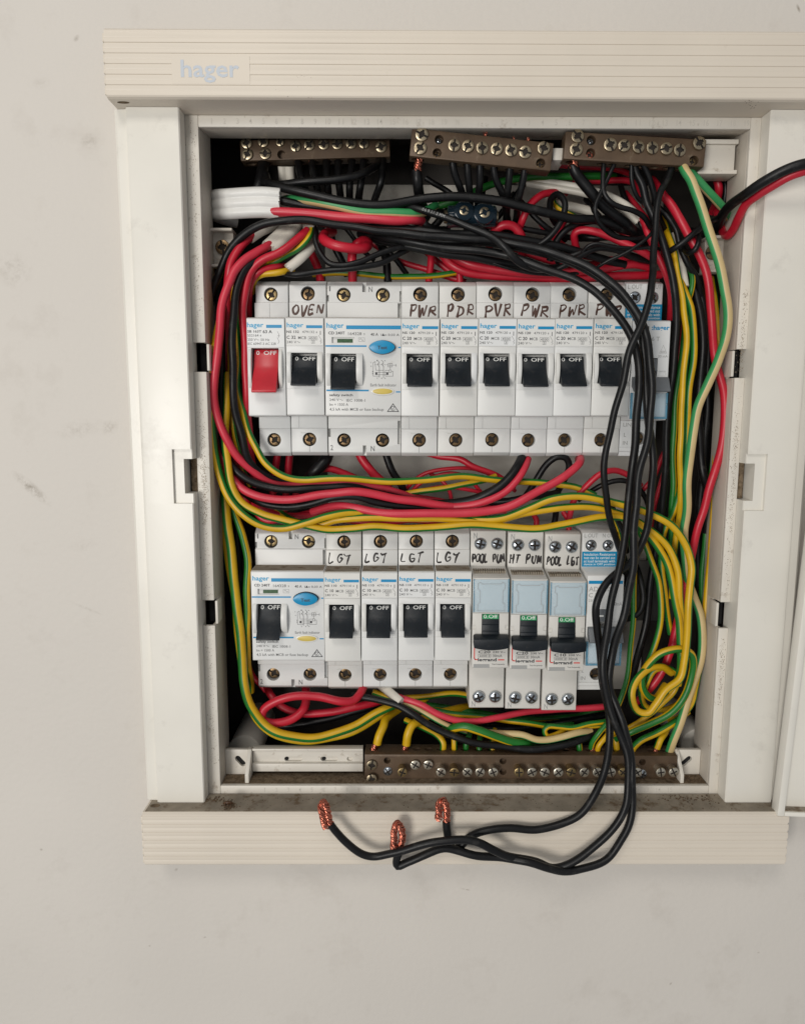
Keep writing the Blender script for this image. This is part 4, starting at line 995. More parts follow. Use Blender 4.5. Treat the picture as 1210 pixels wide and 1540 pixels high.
W('K', 'long black tail ending in a sharp bend and upright copper tip over the bottom board', 11.2,
  [(322, 650, -32), (314, 590, -27), (311, 545, -22), (311, 505, -20), (314, 472, -19), (321, 440, -17), (330, 408, -15), (346, 376, -13), (367, 352, -11), (394, 338, -10), (429, 331, -9), (467, 332, -9), (523, 340, -9), (592, 349, -8), (674, 356, -6), (749, 362, -4), (823, 377, 0), (861, 391, 4), (901, 411, 8), (937, 444, 11), (959, 472, 13), (970, 504, 13.5), (976, 535, 13), (979, 576, 12), (978, 620, 12), (974, 655, 12), (964, 698, 12), (958, 735, 12), (954, 780, 13), (953, 820, 14), (951, 860, 14), (943, 900, 14), (936, 932, 14), (925, 966, 13), (916, 1003, 12), (916, 1030, 13), (926, 1062, 15), (937, 1091, 17), (946, 1126, 19), (950, 1165, 21), (950, 1213, 23), (939, 1255, 24), (913, 1291, 25), (868, 1309, 26), (848, 1311, 27), (823, 1306, 27.5), (793, 1296, 27), (760, 1291, 25), (724, 1288, 24.5), (689, 1280, 24), (665, 1277, 24), (638, 1285, 24), (614, 1297, 24), (598, 1304, 24), (596, 1297, 24), (601, 1280, 24), (602, 1273, 24)],
  copper=([(601, 1279, 24), (605, 1262, 24), (604, 1248, 24.5), (598, 1239, 25), (593, 1246, 25), (592.5, 1262, 25), (592, 1277, 25)], 11))
W('K', 'long black tail looping out beside the lower blue sticker, copper tip above the dusty ledge', 11.2,
  [(545, 350, -32), (590, 355, -16), (674, 362, -11), (749, 367, -9), (823, 382, -5), (880, 405, 0), (925, 437, 5), (957, 478, 7), (968, 530, 7), (971, 580, 6), (973, 626, 6), (980, 667, 5), (982, 700, 5), (979, 740, 4), (976, 770, 4), (971, 800, 3), (962, 823, 3), (948, 845, 5), (928, 861, 9), (907, 884, 12), (896, 910, 13), (897, 942, 12), (901, 974, 10), (904, 1001, 9), (906, 1027, 9), (911, 1052, 10), (916, 1081, 11), (915, 1117, 13), (909, 1159, 17), (897, 1191, 20), (875, 1223, 21), (846, 1239, 21), (808, 1247, 21), (763, 1246, 21), (724, 1251, 21), (706, 1259, 21), (692, 1273, 21), (682, 1277, 21), (675, 1266, 21), (671, 1246, 21), (670, 1236, 21)],
  copper=([(671, 1241, 21), (672, 1228, 21), (671, 1212, 21.5), (666, 1204, 22), (660, 1210, 22), (660, 1222, 22), (659, 1234, 22)], 11))

W('K', 'black strand lying under the three long tails above the mushroom-shaped red loop', 12, [(548, 350, -34), (575, 362, -22), (630, 374, -14), (690, 384, -13), (740, 392, -14), (790, 402, -18), (830, 408, -24)])
W('K', 'black strand filling the bundle between the flat cable cores and the long tails', 11.5, [(500, 336, -26), (560, 342, -18), (640, 347, -15), (700, 352, -14), (760, 356, -14), (820, 366, -15), (880, 382, -18), (940, 398, -24)])
W('K', 'black wire rising steeply behind the blue connector', 11, [(690, 300, -34), (672, 318, -30), (656, 336, -28), (640, 352, -30), (616, 372, -36)])
W('K', 'black wire curled tightly at the end of the red core near the blue connector', 11, [(672, 346, -30), (652, 344, -22), (640, 336, -19), (640, 324, -20), (652, 318, -24), (668, 320, -30)])
for i, pts in enumerate(([(640, 268, -34), (676, 290, -30), (700, 318, -30), (716, 350, -34)], [(730, 266, -34), (726, 296, -30), (742, 330, -30), (764, 362, -36)], [(800, 262, -34), (776, 292, -28), (752, 322, -28), (722, 352, -34)],
                         [(770, 290, -32), (800, 322, -26), (826, 344, -26), (850, 362, -32)], [(880, 300, -36), (900, 326, -28), (918, 350, -26), (946, 366, -32)], [(930, 262, -34), (938, 296, -28), (960, 330, -26), (984, 360, -30)],
                         [(700, 352, -36), (742, 340, -28), (800, 346, -26), (850, 356, -28), (900, 360, -34)], [(600, 338, -36), (640, 362, -28), (700, 390, -24), (760, 404, -24), (806, 408, -30)], [(520, 320, -40), (548, 350, -34), (590, 384, -34), (612, 412, -38)], [(860, 340, -34), (884, 356, -24), (930, 358, -22), (975, 366, -26)])):
    W('K', 'thin black wire buried in the deep tangle behind the leads of the terminal bars', 8.5, pts, group='black wires of the deep tangle')
for i, pts in enumerate(([(690, 330, -40), (730, 352, -34), (790, 380, -30), (850, 398, -30), (900, 396, -34)], [(810, 330, -38), (830, 356, -32), (870, 382, -28), (930, 390, -28), (975, 396, -32)], [(880, 312, -40), (918, 338, -34), (950, 360, -30), (980, 392, -30)], [(560, 366, -44), (600, 392, -40), (650, 408, -38), (700, 424, -36)], [(940, 290, -38), (962, 316, -32), (985, 350, -28), (1000, 384, -28)])):
    W('R', 'red wire buried in the deep tangle under the terminal bars', 9, pts, group='red wires of the deep tangle')
# left gutter
W('P', 'faded red wire running down the outside of the left gutter, front of its bundle', 12.5,
  [(412, 362, -20), (400, 371, -14), (386, 379, -11), (367, 391, -8), (353, 407, -6), (345, 425, -5), (335, 455, -5), (330, 495, -5), (327, 531, -5), (322, 569, -6), (322, 599, -7), (329, 632, -8), (342, 662, -9), (358, 688, -11), (381, 709, -14), (408, 726, -18), (450, 732, -20), (517, 729, -22), (578, 737, -24), (620, 747, -26), (680, 758, -28)])
W('R', 'red wire leaving the cut white sheath beside the left lug, behind the faded red one', 12.5, [(385, 352, -20), (371, 361, -15), (358, 377, -12), (347, 397, -11), (342, 425, -12), (341, 470, -16), (340, 530, -22), (342, 600, -26), (352, 690, -28), (372, 760, -30)])
W('K', 'black wire down the front middle of the left gutter beside the red switch', 11.5, [(412, 366, -20), (400, 378, -16), (387, 391, -12), (370, 404, -9), (360, 424, -8), (354, 445, -7), (351, 482, -6), (350, 536, -6), (349, 577, -6), (353, 613, -7), (363, 654, -9), (373, 690, -12), (402, 717, -18), (440, 728, -24), (500, 736, -28), (560, 745, -30)])
W('R', 'red wire from the round white sheath bending down beside the red switch', 11.8, [(462, 345, -16), (448, 360, -13), (434, 371, -11), (418, 380, -10), (397, 389, -10), (381, 404, -11), (371, 424, -11), (366, 454, -11), (366, 490, -11), (369, 536, -11), (370, 591, -12), (373, 632, -16), (377, 680, -22), (384, 730, -30)])
W('K', 'black wire looping out of the left gutter under the upper row, above the red ones', 11.5, [(362, 385, -30), (346, 425, -22), (336, 480, -18), (333, 560, -18), (334, 640, -16), (338, 680, -13), (354, 707, -12), (382, 726, -12), (425, 736, -12), (476, 734, -13), (527, 732, -15), (570, 742, -20), (612, 752, -24), (700, 760, -24), (742, 755, -20), (802, 747, -18), (840, 740, -22)])
W('P', 'thick faded red wire sweeping from the left gutter along the gap between the rows', 12.5, [(332, 640, -22), (336, 690, -16), (346, 713, -13), (364, 734, -11), (392, 748, -10), (442, 751, -10), (493, 743, -10), (527, 739, -10), (561, 743, -11), (612, 752, -13), (663, 760, -15), (700, 764, -17), (760, 766, -20)])
W('K', 'black wire squeezed between two faded red wires under the upper safety switch', 10.5, [(345, 720, -24), (370, 745, -18), (395, 757, -14), (432, 762, -13), (466, 758, -12), (500, 749, -11), (534, 747, -11), (568, 756, -12), (612, 762, -14), (663, 763, -17), (740, 757, -20)])
W('P', 'faded red wire in the row gap ending in a loop under the fifth PWR breaker', 12.3, [(470, 770, -22), (507, 760, -14), (534, 763, -11), (571, 771, -9), (629, 773, -8), (700, 771, -8), (735, 768, -8), (762, 762, -8), (802, 743, -9), (830, 728, -10), (855, 712, -12), (871, 698, -14), (873, 690, -20), (868, 690, -30)])
W('E', 'striped earth wire curving round the corner under the red switch to the row gap', 10.2, [(352, 425, -14), (353, 460, -14), (356, 500, -14), (358, 547, -13), (358, 591, -12), (369, 637, -12), (385, 673, -11), (398, 695, -11), (425, 715, -11), (459, 722, -11), (510, 719, -11), (561, 722, -12), (612, 724, -13), (663, 720, -15), (700, 716, -17), (741, 721, -20), (802, 726, -22), (863, 732, -20), (895, 745, -18)], g=(12, 130))
W('E', 'outermost striped earth wire of the left gutter, dipping over the lower safety switch', 11.2, [(358, 396, -30), (345, 420, -20), (337, 450, -14), (331, 482, -11), (325, 514, -10), (320, 569, -9), (318, 618, -8), (320, 659, -8), (324, 690, -8), (330, 716, -8), (344, 748, -7), (368, 775, -6), (395, 791, -6), (425, 795, -6), (459, 787, -6), (493, 776, -7), (527, 770, -9), (570, 776, -13), (630, 781, -14), (681, 779, -12), (753, 779, -9), (794, 766, -8), (830, 751, -7), (871, 746, -6), (924, 756, -5), (976, 772, -4), (1009, 790, -3), (1031, 820, -3), (1040, 854, -2), (1038, 880, -1), (1035, 910, 0), (1033, 953, 0), (1029, 993, 0), (1022, 1020, 0), (1000, 1038, 0), (986, 1059, 0), (973, 1074, 0), (958, 1070, -1), (950, 1046, -2), (957, 1022, -4), (976, 1004, -6), (995, 1002, -9), (1010, 1012, -12)], g=(12, 120), tw=0.0)
W('E', 'striped earth wire inside the outermost one, lying lowest along the top of the LGT breakers', 11.2, [(342, 560, -18), (340, 620, -14), (340, 680, -10), (348, 728, -8), (364, 757, -8), (392, 772, -8), (425, 782, -8), (459, 790, -8), (493, 797, -8), (527, 795, -8), (561, 792, -8), (612, 795, -8), (646, 794, -8), (700, 789, -8), (741, 791, -8), (802, 795, -7), (847, 789, -7), (903, 778, -7), (944, 781, -8), (976, 806, -8), (997, 836, -8), (1010, 873, -7), (1016, 913, -6), (1021, 942, -5), (1024, 980, -5), (1018, 1022, -5), (1003, 1040, -4)], g=(-130, -25))
W('E', 'middle striped earth wire of the three crossing the row gap', 10.8, [(415, 768, -26), (445, 784, -16), (480, 790, -11), (507, 782, -10), (544, 778, -9), (595, 780, -9), (646, 779, -10), (700, 783, -10), (741, 784, -10), (794, 771, -10), (847, 763, -9), (903, 765, -9), (944, 777, -9), (976, 797, -8), (1004, 822, -7), (1018, 855, -6), (1022, 900, -6), (1024, 940, -7), (1027, 990, -9), (1020, 1030, -12)], g=(15, 140))
W('E', 'striped earth wire running behind the left gutter wires down past the lower safety switch', 11, [(351, 560, -26), (340, 600, -26), (330, 650, -28), (333, 720, -26), (335, 760, -24), (338, 800, -22), (344, 850, -21), (352, 900, -19), (358, 959, -17), (365, 1015, -16), (374, 1055, -15), (388, 1084, -15), (415, 1106, -15), (457, 1115, -16), (505, 1109, -18), (547, 1093, -20), (582, 1070, -24)], g=(-110, -35))
W('E', 'thick striped earth wire lining the lower left corner of the enclosure', 13.5, [(332, 690, -30), (336, 730, -22), (341, 775, -15), (347, 823, -13), (352, 873, -12), (358, 930, -11), (364, 985, -10), (368, 1030, -9), (377, 1063, -9), (394, 1088, -9), (420, 1103, -9), (457, 1110, -10), (500, 1104, -12), (535, 1091, -15), (565, 1074, -18), (600, 1055, -24)], g=(-85, 0), tw=0.001)
W('E', 'green-faced earth wire hugging the left edge of the lower safety switch', 11, [(343, 735, -22), (352, 769, -19), (365, 804, -17), (371, 836, -15), (372, 873, -14), (371, 922, -14), (372, 984, -15), (374, 1010, -20), (378, 1040, -28)], g=(-160, 20))
W('R', 'dark red wire deep behind the earth wires beside the lower safety switch', 9, [(352, 700, -40), (352, 800, -42), (356, 900, -42), (378, 1010, -40), (400, 1040, -38)])
W('K', 'black wire deep in the left gutter beside the lower row', 10, [(345, 640, -38), (352, 760, -36), (360, 860, -36), (362, 960, -36), (372, 1040, -40)])
W('E', 'short length of striped earth showing between the red and black wires of the left gutter', 8.5, [(352, 400, -20), (347, 430, -18), (346, 470, -18), (346, 520, -20), (346, 556, -20), (337, 590, -22), (330, 640, -24), (334, 690, -24)], g=(0, 100))
W('R', 'red wire showing in a sliver between the striped earth wires of the left gutter', 9, [(352, 440, -26), (344, 500, -26), (343, 560, -28), (350, 640, -28), (360, 690, -30)])
W('E', 'thin striped earth wire inside the curve of the left gutter bundle', 8, [(343, 590, -30), (349, 630, -18), (356, 670, -17), (364, 700, -20), (376, 730, -28)], g=(20, 120))
W('K', 'second black wire against the left collar wall behind the long tail', 13, [(352, 378, -24), (336, 410, -25), (327, 450, -26), (324, 500, -28), (326, 560, -30), (330, 640, -34), (345, 720, -42)])

# top left: cores of the flat white cable and the sheathed cables
W('P', 'red core leaving the flat white cable under the first terminal bar', 13.8, [(395, 320, -16), (411, 319, -14), (440, 319.5, -13), (485, 323, -12), (531, 327, -11), (594, 331, -11), (622, 329, -13), (634, 333, -20), (638, 346, -30)])
W('C', 'pale green and cream earth core lying on the red core of the flat white cable', 12.5, [(418, 302, -26), (440, 300, -20), (467, 301, -14), (504, 309, -11), (549, 317, -10), (594, 320, -10), (622, 320, -12), (642, 317, -18), (655, 310, -26)], g=(-15, 130), tw=-0.002)
W('K', 'black core of the flat white cable hidden behind its earth core', 12, [(400, 298, -18), (424, 301, -17), (450, 307, -17), (490, 314, -17), (540, 321, -17), (600, 327, -20), (640, 335, -24)])
W('K', 'printed black wire crossing the whole top under the terminal bars', 12.5, [(392, 262, -29), (397, 273, -22), (410, 279, -17), (440, 286, -13), (476, 294, -11), (522, 303, -9), (558, 307.5, -9), (585, 307, -9), (622, 301, -9), (650, 298, -9), (706, 296, -8), (749, 301, -8), (786, 310, -8), (828, 322, -9), (860, 329, -11), (900, 331, -14), (940, 345, -18), (985, 356, -24)])
W('K', 'black wire from the first terminal bar to its last lower hole, above the printed one', 11.5, [(400, 262, -26), (407, 276, -20), (453, 273, -15), (505, 270, -14), (540, 263, -16), (562, 252, -23), (572, 240, -32)])
W('K', 'black lead dropping from the last hole of the first terminal bar', 11, [(576, 236, -32), (575, 255, -26), (573, 273, -22), (564, 300, -28), (556, 330, -40)], copper=([(577, 229, -33), (576, 244, -30)], 8))
W('K', 'fat black lead under the left end of the first terminal bar', 17, [(396, 243, -32), (393, 262, -26), (388, 285, -24), (380, 310, -40)], copper=([(397, 238, -33), (395, 249, -30)], 13))
ORD = ('first', 'second', 'third', 'fourth', 'fifth', 'sixth')
for i, (x, dx) in enumerate(((448, 12), (469, 8), (490, 4), (508, 3), (528, -2), (547, -6))):
    W('K', ORD[i] + ' short black lead after the fat one under the first terminal bar', 11, [(x, 240, -32), (x + dx * 0.3, 258, -26), (x + dx * 0.8, 280, -24), (x + dx * 1.6, 310, -36)], copper=([(x - 1, 236, -32), (x + 1, 248, -30)], 9), group='short black leads under the first terminal bar')
W('K', 'shiny black core curling from the round white sheath over the mushroom-shaped red loop', 8.3, [(470, 340, -22), (475.5, 349, -15), (474.5, 362, -13), (482, 382, -12), (494, 395, -11), (513, 398.5, -11), (540, 393.6, -11), (567, 382, -12), (594.5, 373.6, -14), (622, 370, -18), (650, 366, -26)])
W('K', 'thin black wire skimming along the top edge of the upper safety switch', 8.3, [(425, 411, -18), (440, 412.5, -14), (476, 409, -13), (503, 405.5, -12), (540, 402, -12), (571, 396, -13), (594.5, 384, -16), (618, 373, -20), (640, 364, -28)])
W('R', 'mushroom-shaped red wire loop standing above the upper safety switch', 14, [(531, 424, -28), (530, 405, -26), (529, 386, -25), (533, 370, -30), (546, 361, -28), (553, 367, -20), (546, 373, -13), (522, 373, -9), (502, 369, -9), (489, 362, -12), (488, 353, -20), (500, 348, -30)])
W('K', 'thick black wire dropping straight to the neutral terminal of the upper safety switch', 12.5, [(560, 340, -42), (574, 371, -34), (580, 394, -31), (584, 424, -30)])
W('K', 'black wire slanting down behind the mushroom-shaped red loop', 11, [(484, 315, -44), (493, 335, -40), (500, 362, -38), (512, 387, -38), (522, 415, -42)])
W('K', 'thin black wire slanting beside the mushroom-shaped red loop', 7, [(512, 336, -36), (528, 354, -33), (548, 378, -30), (562, 392, -34)])
W('R', 'dark red wire entering the top of the OVEN breaker', 13, [(462, 372, -40), (470, 386, -36), (478, 405, -34), (482, 424, -32)])
W('E', 'striped earth core beside the red one leaving the round white sheath', 8.2, [(469, 345, -17), (467, 353, -15), (461, 362, -14), (448, 374, -14), (432, 383, -14), (415, 392, -15), (397, 399, -18), (380, 412, -22), (372, 440, -26)], g=(30, 160))
W('R', 'second red core emerging from the torn white sheath above the red switch', 9.5, [(430, 400, -22), (415, 400, -15), (400, 404, -14), (387, 412, -14), (378, 426, -16), (374, 450, -20), (374, 480, -26)])
W('E', 'yellow core emerging from the torn white sheath above the red switch', 9.2, [(440, 404, -22), (426, 407, -15), (412, 410, -14), (394, 413, -15), (384, 420, -18), (380, 440, -24)], g=(200, 250))
W('E', 'striped earth wire lying along the top of the upper safety switch', 8.5, [(470, 412, -34), (502, 410, -31), (540, 412, -30), (592, 416, -30), (627, 415.5, -30), (682, 411, -30), (730, 405, -36)], g=(-25, 140))
# top middle
W('K', 'thick black lead under the left end of the tilted terminal bar', 15, [(625, 256, -9), (627, 272, -9), (630, 292, -14), (640, 325, -28)], copper=([(634, 228, -6), (630, 240, -6), (627, 258, -8)], 11, 9))
for i, (x, y, dx) in enumerate(((680, 247, 16), (703, 250, 3), (721, 252, -2), (742, 256, 17), (765, 258, -3), (788, 258, -10))):
    W('K', ORD[i] + ' thin black lead after the thick one under the tilted terminal bar', 10.5, [(x, y - 8, -6), (x + dx * 0.2, y + 12, -8), (x + dx * 0.9, y + 42, -14), (x + dx * 1.2, y + 70, -26), (x + dx * 1.4, y + 100, -40)], copper=([(x, y - 10, -6), (x, y + 1, -6.8)], 8), group='black leads under the tilted terminal bar')
WP = W('K', 'printed thin black wire slanting down past the blue connector', 10, [(596, 309, -16), (625, 312, -10), (662, 324, -7), (699, 338, -5), (731, 351, -3), (758, 373, 0), (778, 393, -1), (798, 402, -5), (818, 404, -10), (840, 402, -18)])
wire_print(WP, [(632, 313, -6.6), (662, 322.5, -4.6), (686, 332, -3.6)], '0691/2MM', 1.5)
W('R', 'red wire arched in a tight hoop beside the blue connector', 12.2, [(735, 372, -34), (738, 358, -26), (745, 346, -22), (757, 339, -20), (772, 341, -20), (783, 353, -21), (785, 370, -26), (784, 400, -34)])
W('R', 'short red wire inside the tight red hoop', 10, [(728, 362, -34), (746, 357, -24), (768, 358, -23), (786, 368, -30)])
W('R', 'red wire bending over behind the tilted bar down to the red hoop', 11, [(850, 291, -34), (833, 289, -26), (816, 291, -23), (800, 304, -22), (790, 320, -22), (783, 336, -24), (776, 352, -32)])
W('R', 'red wire dropping straight to the first PWR breaker', 11, [(650, 350, -38), (648, 373, -34), (647, 398, -32), (644, 424, -31)])
W('R', 'red wire dropping to the second PWR breaker', 10.5, [(668, 362, -36), (678, 388, -32), (688, 405, -30), (690, 426, -30)])
W('R', 'lower red wire of the pair sweeping along the top of the PWR breakers', 12, [(648, 358, -38), (659, 376, -29), (677, 397, -26), (699, 409, -25), (736, 414, -25), (798, 417, -25), (850, 419, -25), (900, 417, -26), (945, 414, -28), (994, 413, -30)])
W('R', 'upper red wire of the pair sweeping along the top of the PWR breakers', 12.3, [(662, 362, -32), (674, 379, -26), (704, 397, -22), (736, 404, -21), (773, 409, -21), (823, 412, -22), (870, 408, -23), (910, 402, -24), (950, 397, -25), (980, 403, -28)])
W('R', 'deep red wire crossing behind the straight red drop wire', 10, [(620, 370, -44), (640, 378, -42), (660, 394, -42), (680, 412, -40)])
W('K', 'hair-thin black wire looping above the PWR breakers', 5.2, [(700, 376, -16), (716, 384, -14), (749, 398, -13), (786, 408, -14), (835, 413, -17), (870, 410, -22)])
W('E', 'green-faced earth wire passing behind the tilted terminal bar', 10.5, [(640, 330, -34), (650, 313, -27), (682, 302, -25), (724, 283, -26), (749, 274, -26), (786, 268, -26), (835, 265, -27), (900, 264, -28), (925, 266, -34)], g=(-60, 160))
W('K', 'black wire loop hooked over between the tilted bar and the white sheath', 9.5, [(800, 372, -16), (823, 358, -13), (838, 343, -12), (848, 320, -12), (848, 302, -13), (838, 292, -16), (828, 300, -20), (827, 318, -24), (835, 335, -30)])
W('K', 'black wire arching down to the third PWR breaker', 10.5, [(826, 392, -20), (831, 375, -18), (840, 356, -17), (855, 342, -16), (873, 334, -17), (905, 330, -20), (940, 328, -26)])
W('R', 'red wire forked down to the fourth PWR breaker', 10.5, [(848, 332, -28), (840, 345, -26), (836, 356, -25), (846, 374, -24), (854, 390, -26)])
W('E', 'striped earth wire sliver between the black loops in the middle', 7.5, [(830, 300, -30), (840, 313, -27), (860, 324, -26), (875, 332, -30)], g=(0, 110))
W('K', 'thin black wire sagging in front of the reds above the fifth PWR breaker', 8, [(826, 410, -14), (850, 398, -12), (880, 382, -12), (905, 373, -12), (935, 378, -14), (953, 389, -18), (980, 392, -24)])
W('K', 'black wire lying over the red pair beneath the right terminal bar', 10.5, [(835, 392, -20), (860, 383, -16), (891, 375, -15), (922, 374, -15), (950, 384, -17), (976, 392, -22)])
# top right
W('K', 'thick black lead with bared copper under the left end of the right terminal bar', 15.5, [(862, 248, -8), (866, 260, -8), (874, 273, -9), (889, 291, -10), (911, 312, -12), (930, 329, -14), (949, 345, -18), (968, 358, -26)], copper=([(866, 228, -5), (863, 240, -6), (862, 252, -7)], 12, 9))
W('K', 'thin black lead dropping then turning sideways from the right terminal bar', 7.3, [(907, 240, -6), (906.5, 271, -6), (908.5, 291, -6), (918, 304, -6), (932, 311, -7), (953, 317, -8), (968, 326, -10), (977, 342, -14)])
W('K', 'worn thin black lead curling in an S beneath the right terminal bar', 6.5, [(925, 243, -6), (914, 267, -7), (903, 290, -6), (896, 311, -5), (899, 329, -6), (910, 346, -9), (928, 357, -12), (959, 359, -14), (985, 350, -18)])
W('K', 'thin black lead in the middle of the right terminal bar bending behind its neighbours', 6.5, [(949, 244, -6), (949, 271, -7), (957, 294, -9), (968, 306, -12), (985, 325, -18)])
W('K', 'black wire that runs from the right terminal bar down beside the grey-lever breaker', 11.3, [(952, 246, -8), (957, 263, -9), (965, 278, -9), (971, 302, -9), (980, 323, -9), (988, 343, -9), (999, 371, -8), (1009, 406, -8), (1014, 437, -8), (1016, 460, -9), (1016, 490, -10), (1014, 520, -11), (1012, 563, -12), (1007, 597, -13), (1003, 641, -14), (1000, 696, -15), (995, 760, -18), (989, 820, -20), (978, 873, -22), (972, 926, -22), (962, 974, -22), (952, 1014, -24), (936, 1062, -28)])
W('K', 'short thin black lead between two others under the right terminal bar', 8.5, [(966, 246, -6), (977, 271, -8), (983, 292, -10), (985, 315, -14), (1000, 345, -22)])
W('K', 'black wire from the right terminal bar crossing in front of the grey-lever breaker', 9.8, [(1011, 250, -6), (1001, 272, -4), (992, 288, -2), (987, 312, 0), (985, 354, 3), (982, 395, 8), (980, 420, 14), (977, 445, 17.5), (963, 488, 18.5), (946, 532, 17), (934, 579, 15), (921, 632, 13), (911, 680, 11), (908, 720, 10), (911, 750, 8), (918, 785, 4), (929, 818, -3), (938, 845, -14), (942, 880, -26)])
W('R', 'red wire tucked behind the thin black leads of the right terminal bar', 9, [(862, 276, -34), (879, 272, -30), (912, 271, -30), (943, 272, -30), (957, 278, -34), (970, 310, -40)])
W('R', 'dark red wire just under the right terminal bar', 9, [(828, 246, -26), (860, 250, -26), (920, 252, -26), (950, 262, -32)])
W('R', 'square-cornered red wire loop under the white sheath', 11, [(867, 382, -26), (865, 362, -20), (866, 349, -17), (874, 345, -16), (891, 347, -15), (916, 356, -14), (938, 366, -13), (959, 376, -13), (980, 386, -16), (1000, 395, -24)])
W('R', 'red wire leaving the white sheath and diving beside the black bundle', 9.5, [(961, 322, -22), (968, 333, -17), (974, 352, -15), (984, 375, -13), (996, 400, -12), (1004, 421, -13), (1008, 442, -16), (1006, 480, -24)])
W('K', 'black core leaving the white sheath under the right terminal bar', 7, [(958, 328, -22), (963, 336, -19), (970, 350, -20), (978, 370, -26)])
W('K', 'hair-thin black wire crossing horizontally under the white sheath', 5.2, [(874, 380, -12), (884, 370, -10), (897, 366, -9), (922, 371, -9), (953, 373, -9), (984, 373, -10), (1003, 380, -16)])
W('K', 'hair-thin black wire slanting up to the black bundle above the grey-lever breaker', 5.2, [(893, 406, -12), (912, 394, -9), (935, 383, -7), (953, 372, -6), (976, 354, -6), (984, 340, -10)])
W('R', 'bright red wire running from the right terminal bar all down the right gutter', 11.6, [(980, 270, -24), (996, 292, -14), (1009, 307, -11), (1021, 329, -9), (1035, 354, -8), (1048, 375, -7), (1060, 406, -6), (1067, 437, -6), (1069, 465, -7), (1070, 497, -8), (1074, 530, -9), (1081, 563, -9), (1088, 597, -9), (1090, 630, -9), (1084, 674, -9), (1075, 707, -9), (1066, 735, -10), (1058, 765, -11), (1050, 790, -12), (1042, 828, -14), (1030, 880, -16), (1016, 942, -17), (1010, 974, -17), (994, 1012, -17), (973, 1041, -18), (955, 1056, -22)])
W('C', 'pale green and cream earth wire winding down the right gutter to the earth bar', 12.6, [(1024, 246, -6), (1030, 257, -2), (1040, 271, 0), (1050, 298, 2), (1060, 333, 3), (1073, 371, 4), (1083, 406, 4), (1090, 435, 4), (1094, 460, 3), (1094, 485, 3), (1090, 512, 2), (1079, 543, 2), (1064, 575, 1), (1050, 608, 0), (1044, 641, -1), (1037, 685, -2), (1033, 729, -4), (1031, 765, -7), (1029, 800, -10), (1031, 850, -14), (1042, 898, -15), (1052, 926, -14), (1056, 955, -13), (1053, 993, -12), (1040, 1033, -10), (1024, 1081, -9), (1013, 1110, -10), (1005, 1134, -13)], g=(-178, -38), tw=-0.0004)
W('C', 'short pale green earth wire slanting from the right terminal bar behind the winding one', 11.5, [(1030, 250, -7), (1044, 265, -8), (1058, 282, -9), (1077, 302, -11), (1089, 315, -14), (1100, 335, -24)], g=(-50, 60))
W('R', 'short red wire dipping behind the right end of the right terminal bar', 11.5, [(1062, 240, -32), (1068, 254, -28), (1077, 268, -26), (1081, 284, -26), (1078, 300, -30), (1070, 320, -36)])
W('K', 'black wire deep behind the right end of the right terminal bar', 11, [(1078, 244, -36), (1088, 262, -32), (1091, 285, -32), (1088, 310, -34), (1084, 340, -40)])
W('K', 'black wire leaving over the right rim together with a red one', 13, [(1060, 352, -34), (1076, 342, -22), (1086, 324, -10), (1100, 307, 2), (1122, 291, 12), (1147, 273, 18), (1172, 258, 22), (1192, 250, 24), (1212, 246, 25), (1260, 244, 25)])
W('R', 'red wire leaving over the right rim under a black one', 11.2, [(1076, 318, -30), (1085, 338, -24), (1087, 350, -18), (1094, 354, -12), (1102, 345, -7), (1111, 326, 0), (1122, 307, 6), (1137, 295, 11), (1161, 279, 16), (1186, 264, 20), (1212, 256, 22), (1260, 250, 23)])
W('K', 'shiny black wire curling in front of the red one beside the right lug', 8.3, [(1003, 380, -12), (1011, 375, -6), (1029, 362, -3), (1046, 348, -3), (1060, 337, -5), (1077, 328, -12), (1090, 318, -24)])
W('K', 'small hooked black wire end beside the right lug', 7.5, [(1028, 374, -12), (1035, 380, -5), (1044, 376, -2), (1050, 364, -2), (1047, 354, -6), (1040, 346, -14)])
W('K', 'black wire curving beside the shiny curl above the right gutter', 9, [(990, 312, -16), (1004, 325, -14), (1016, 345, -14), (1022, 370, -14), (1034, 396, -14), (1048, 420, -16), (1052, 445, -20)])
W('K', 'black wire between the red gutter wire and the shiny curl', 9.5, [(1022, 385, -22), (1036, 400, -20), (1048, 420, -20), (1056, 450, -20), (1062, 490, -22)])
# right gutter
W('E', 'front striped earth wire of the right gutter beside the black bundle', 9.6, [(994, 325, -30), (1003, 350, -20), (1014, 385, -13), (1020, 415, -11), (1024, 440, -10), (1027, 464, -9), (1032, 497, -8), (1031, 541, -8), (1026, 586, -8), (1024, 630, -9), (1023, 685, -10), (1023, 751, -13), (1018, 800, -17), (1012, 850, -19), (1009, 900, -20)], g=(25, 120))
W('E', 'striped earth wire twisting over its neighbour in the right gutter, green side out', 9.4, [(1014, 372, -22), (1022, 400, -19), (1026, 430, -15), (1032, 448, -12), (1039, 466, -10), (1043, 493, -9), (1042, 541, -9), (1036, 586, -10), (1034, 619, -11), (1032, 663, -13), (1026, 720, -16), (1012, 770, -18), (998, 800, -20), (994, 846, -20), (1000, 900, -20), (1008, 953, -22)], g=(-150, -20))
W('E', 'dark green-sided earth wire deep beside the black bundle of the right gutter', 9.4, [(1032, 440, -26), (1030, 500, -22), (1024, 540, -20), (1019, 575, -19), (1014, 620, -19), (1012, 680, -19), (1011, 740, -20), (1009, 800, -22), (1004, 870, -24)], g=(-160, 10))
W('E', 'curled striped earth wire just right of the cut white sheath end', 8, [(1030, 385, -20), (1036, 400, -17), (1041, 420, -15), (1039, 440, -15), (1034, 455, -18)], g=(-150, 10))
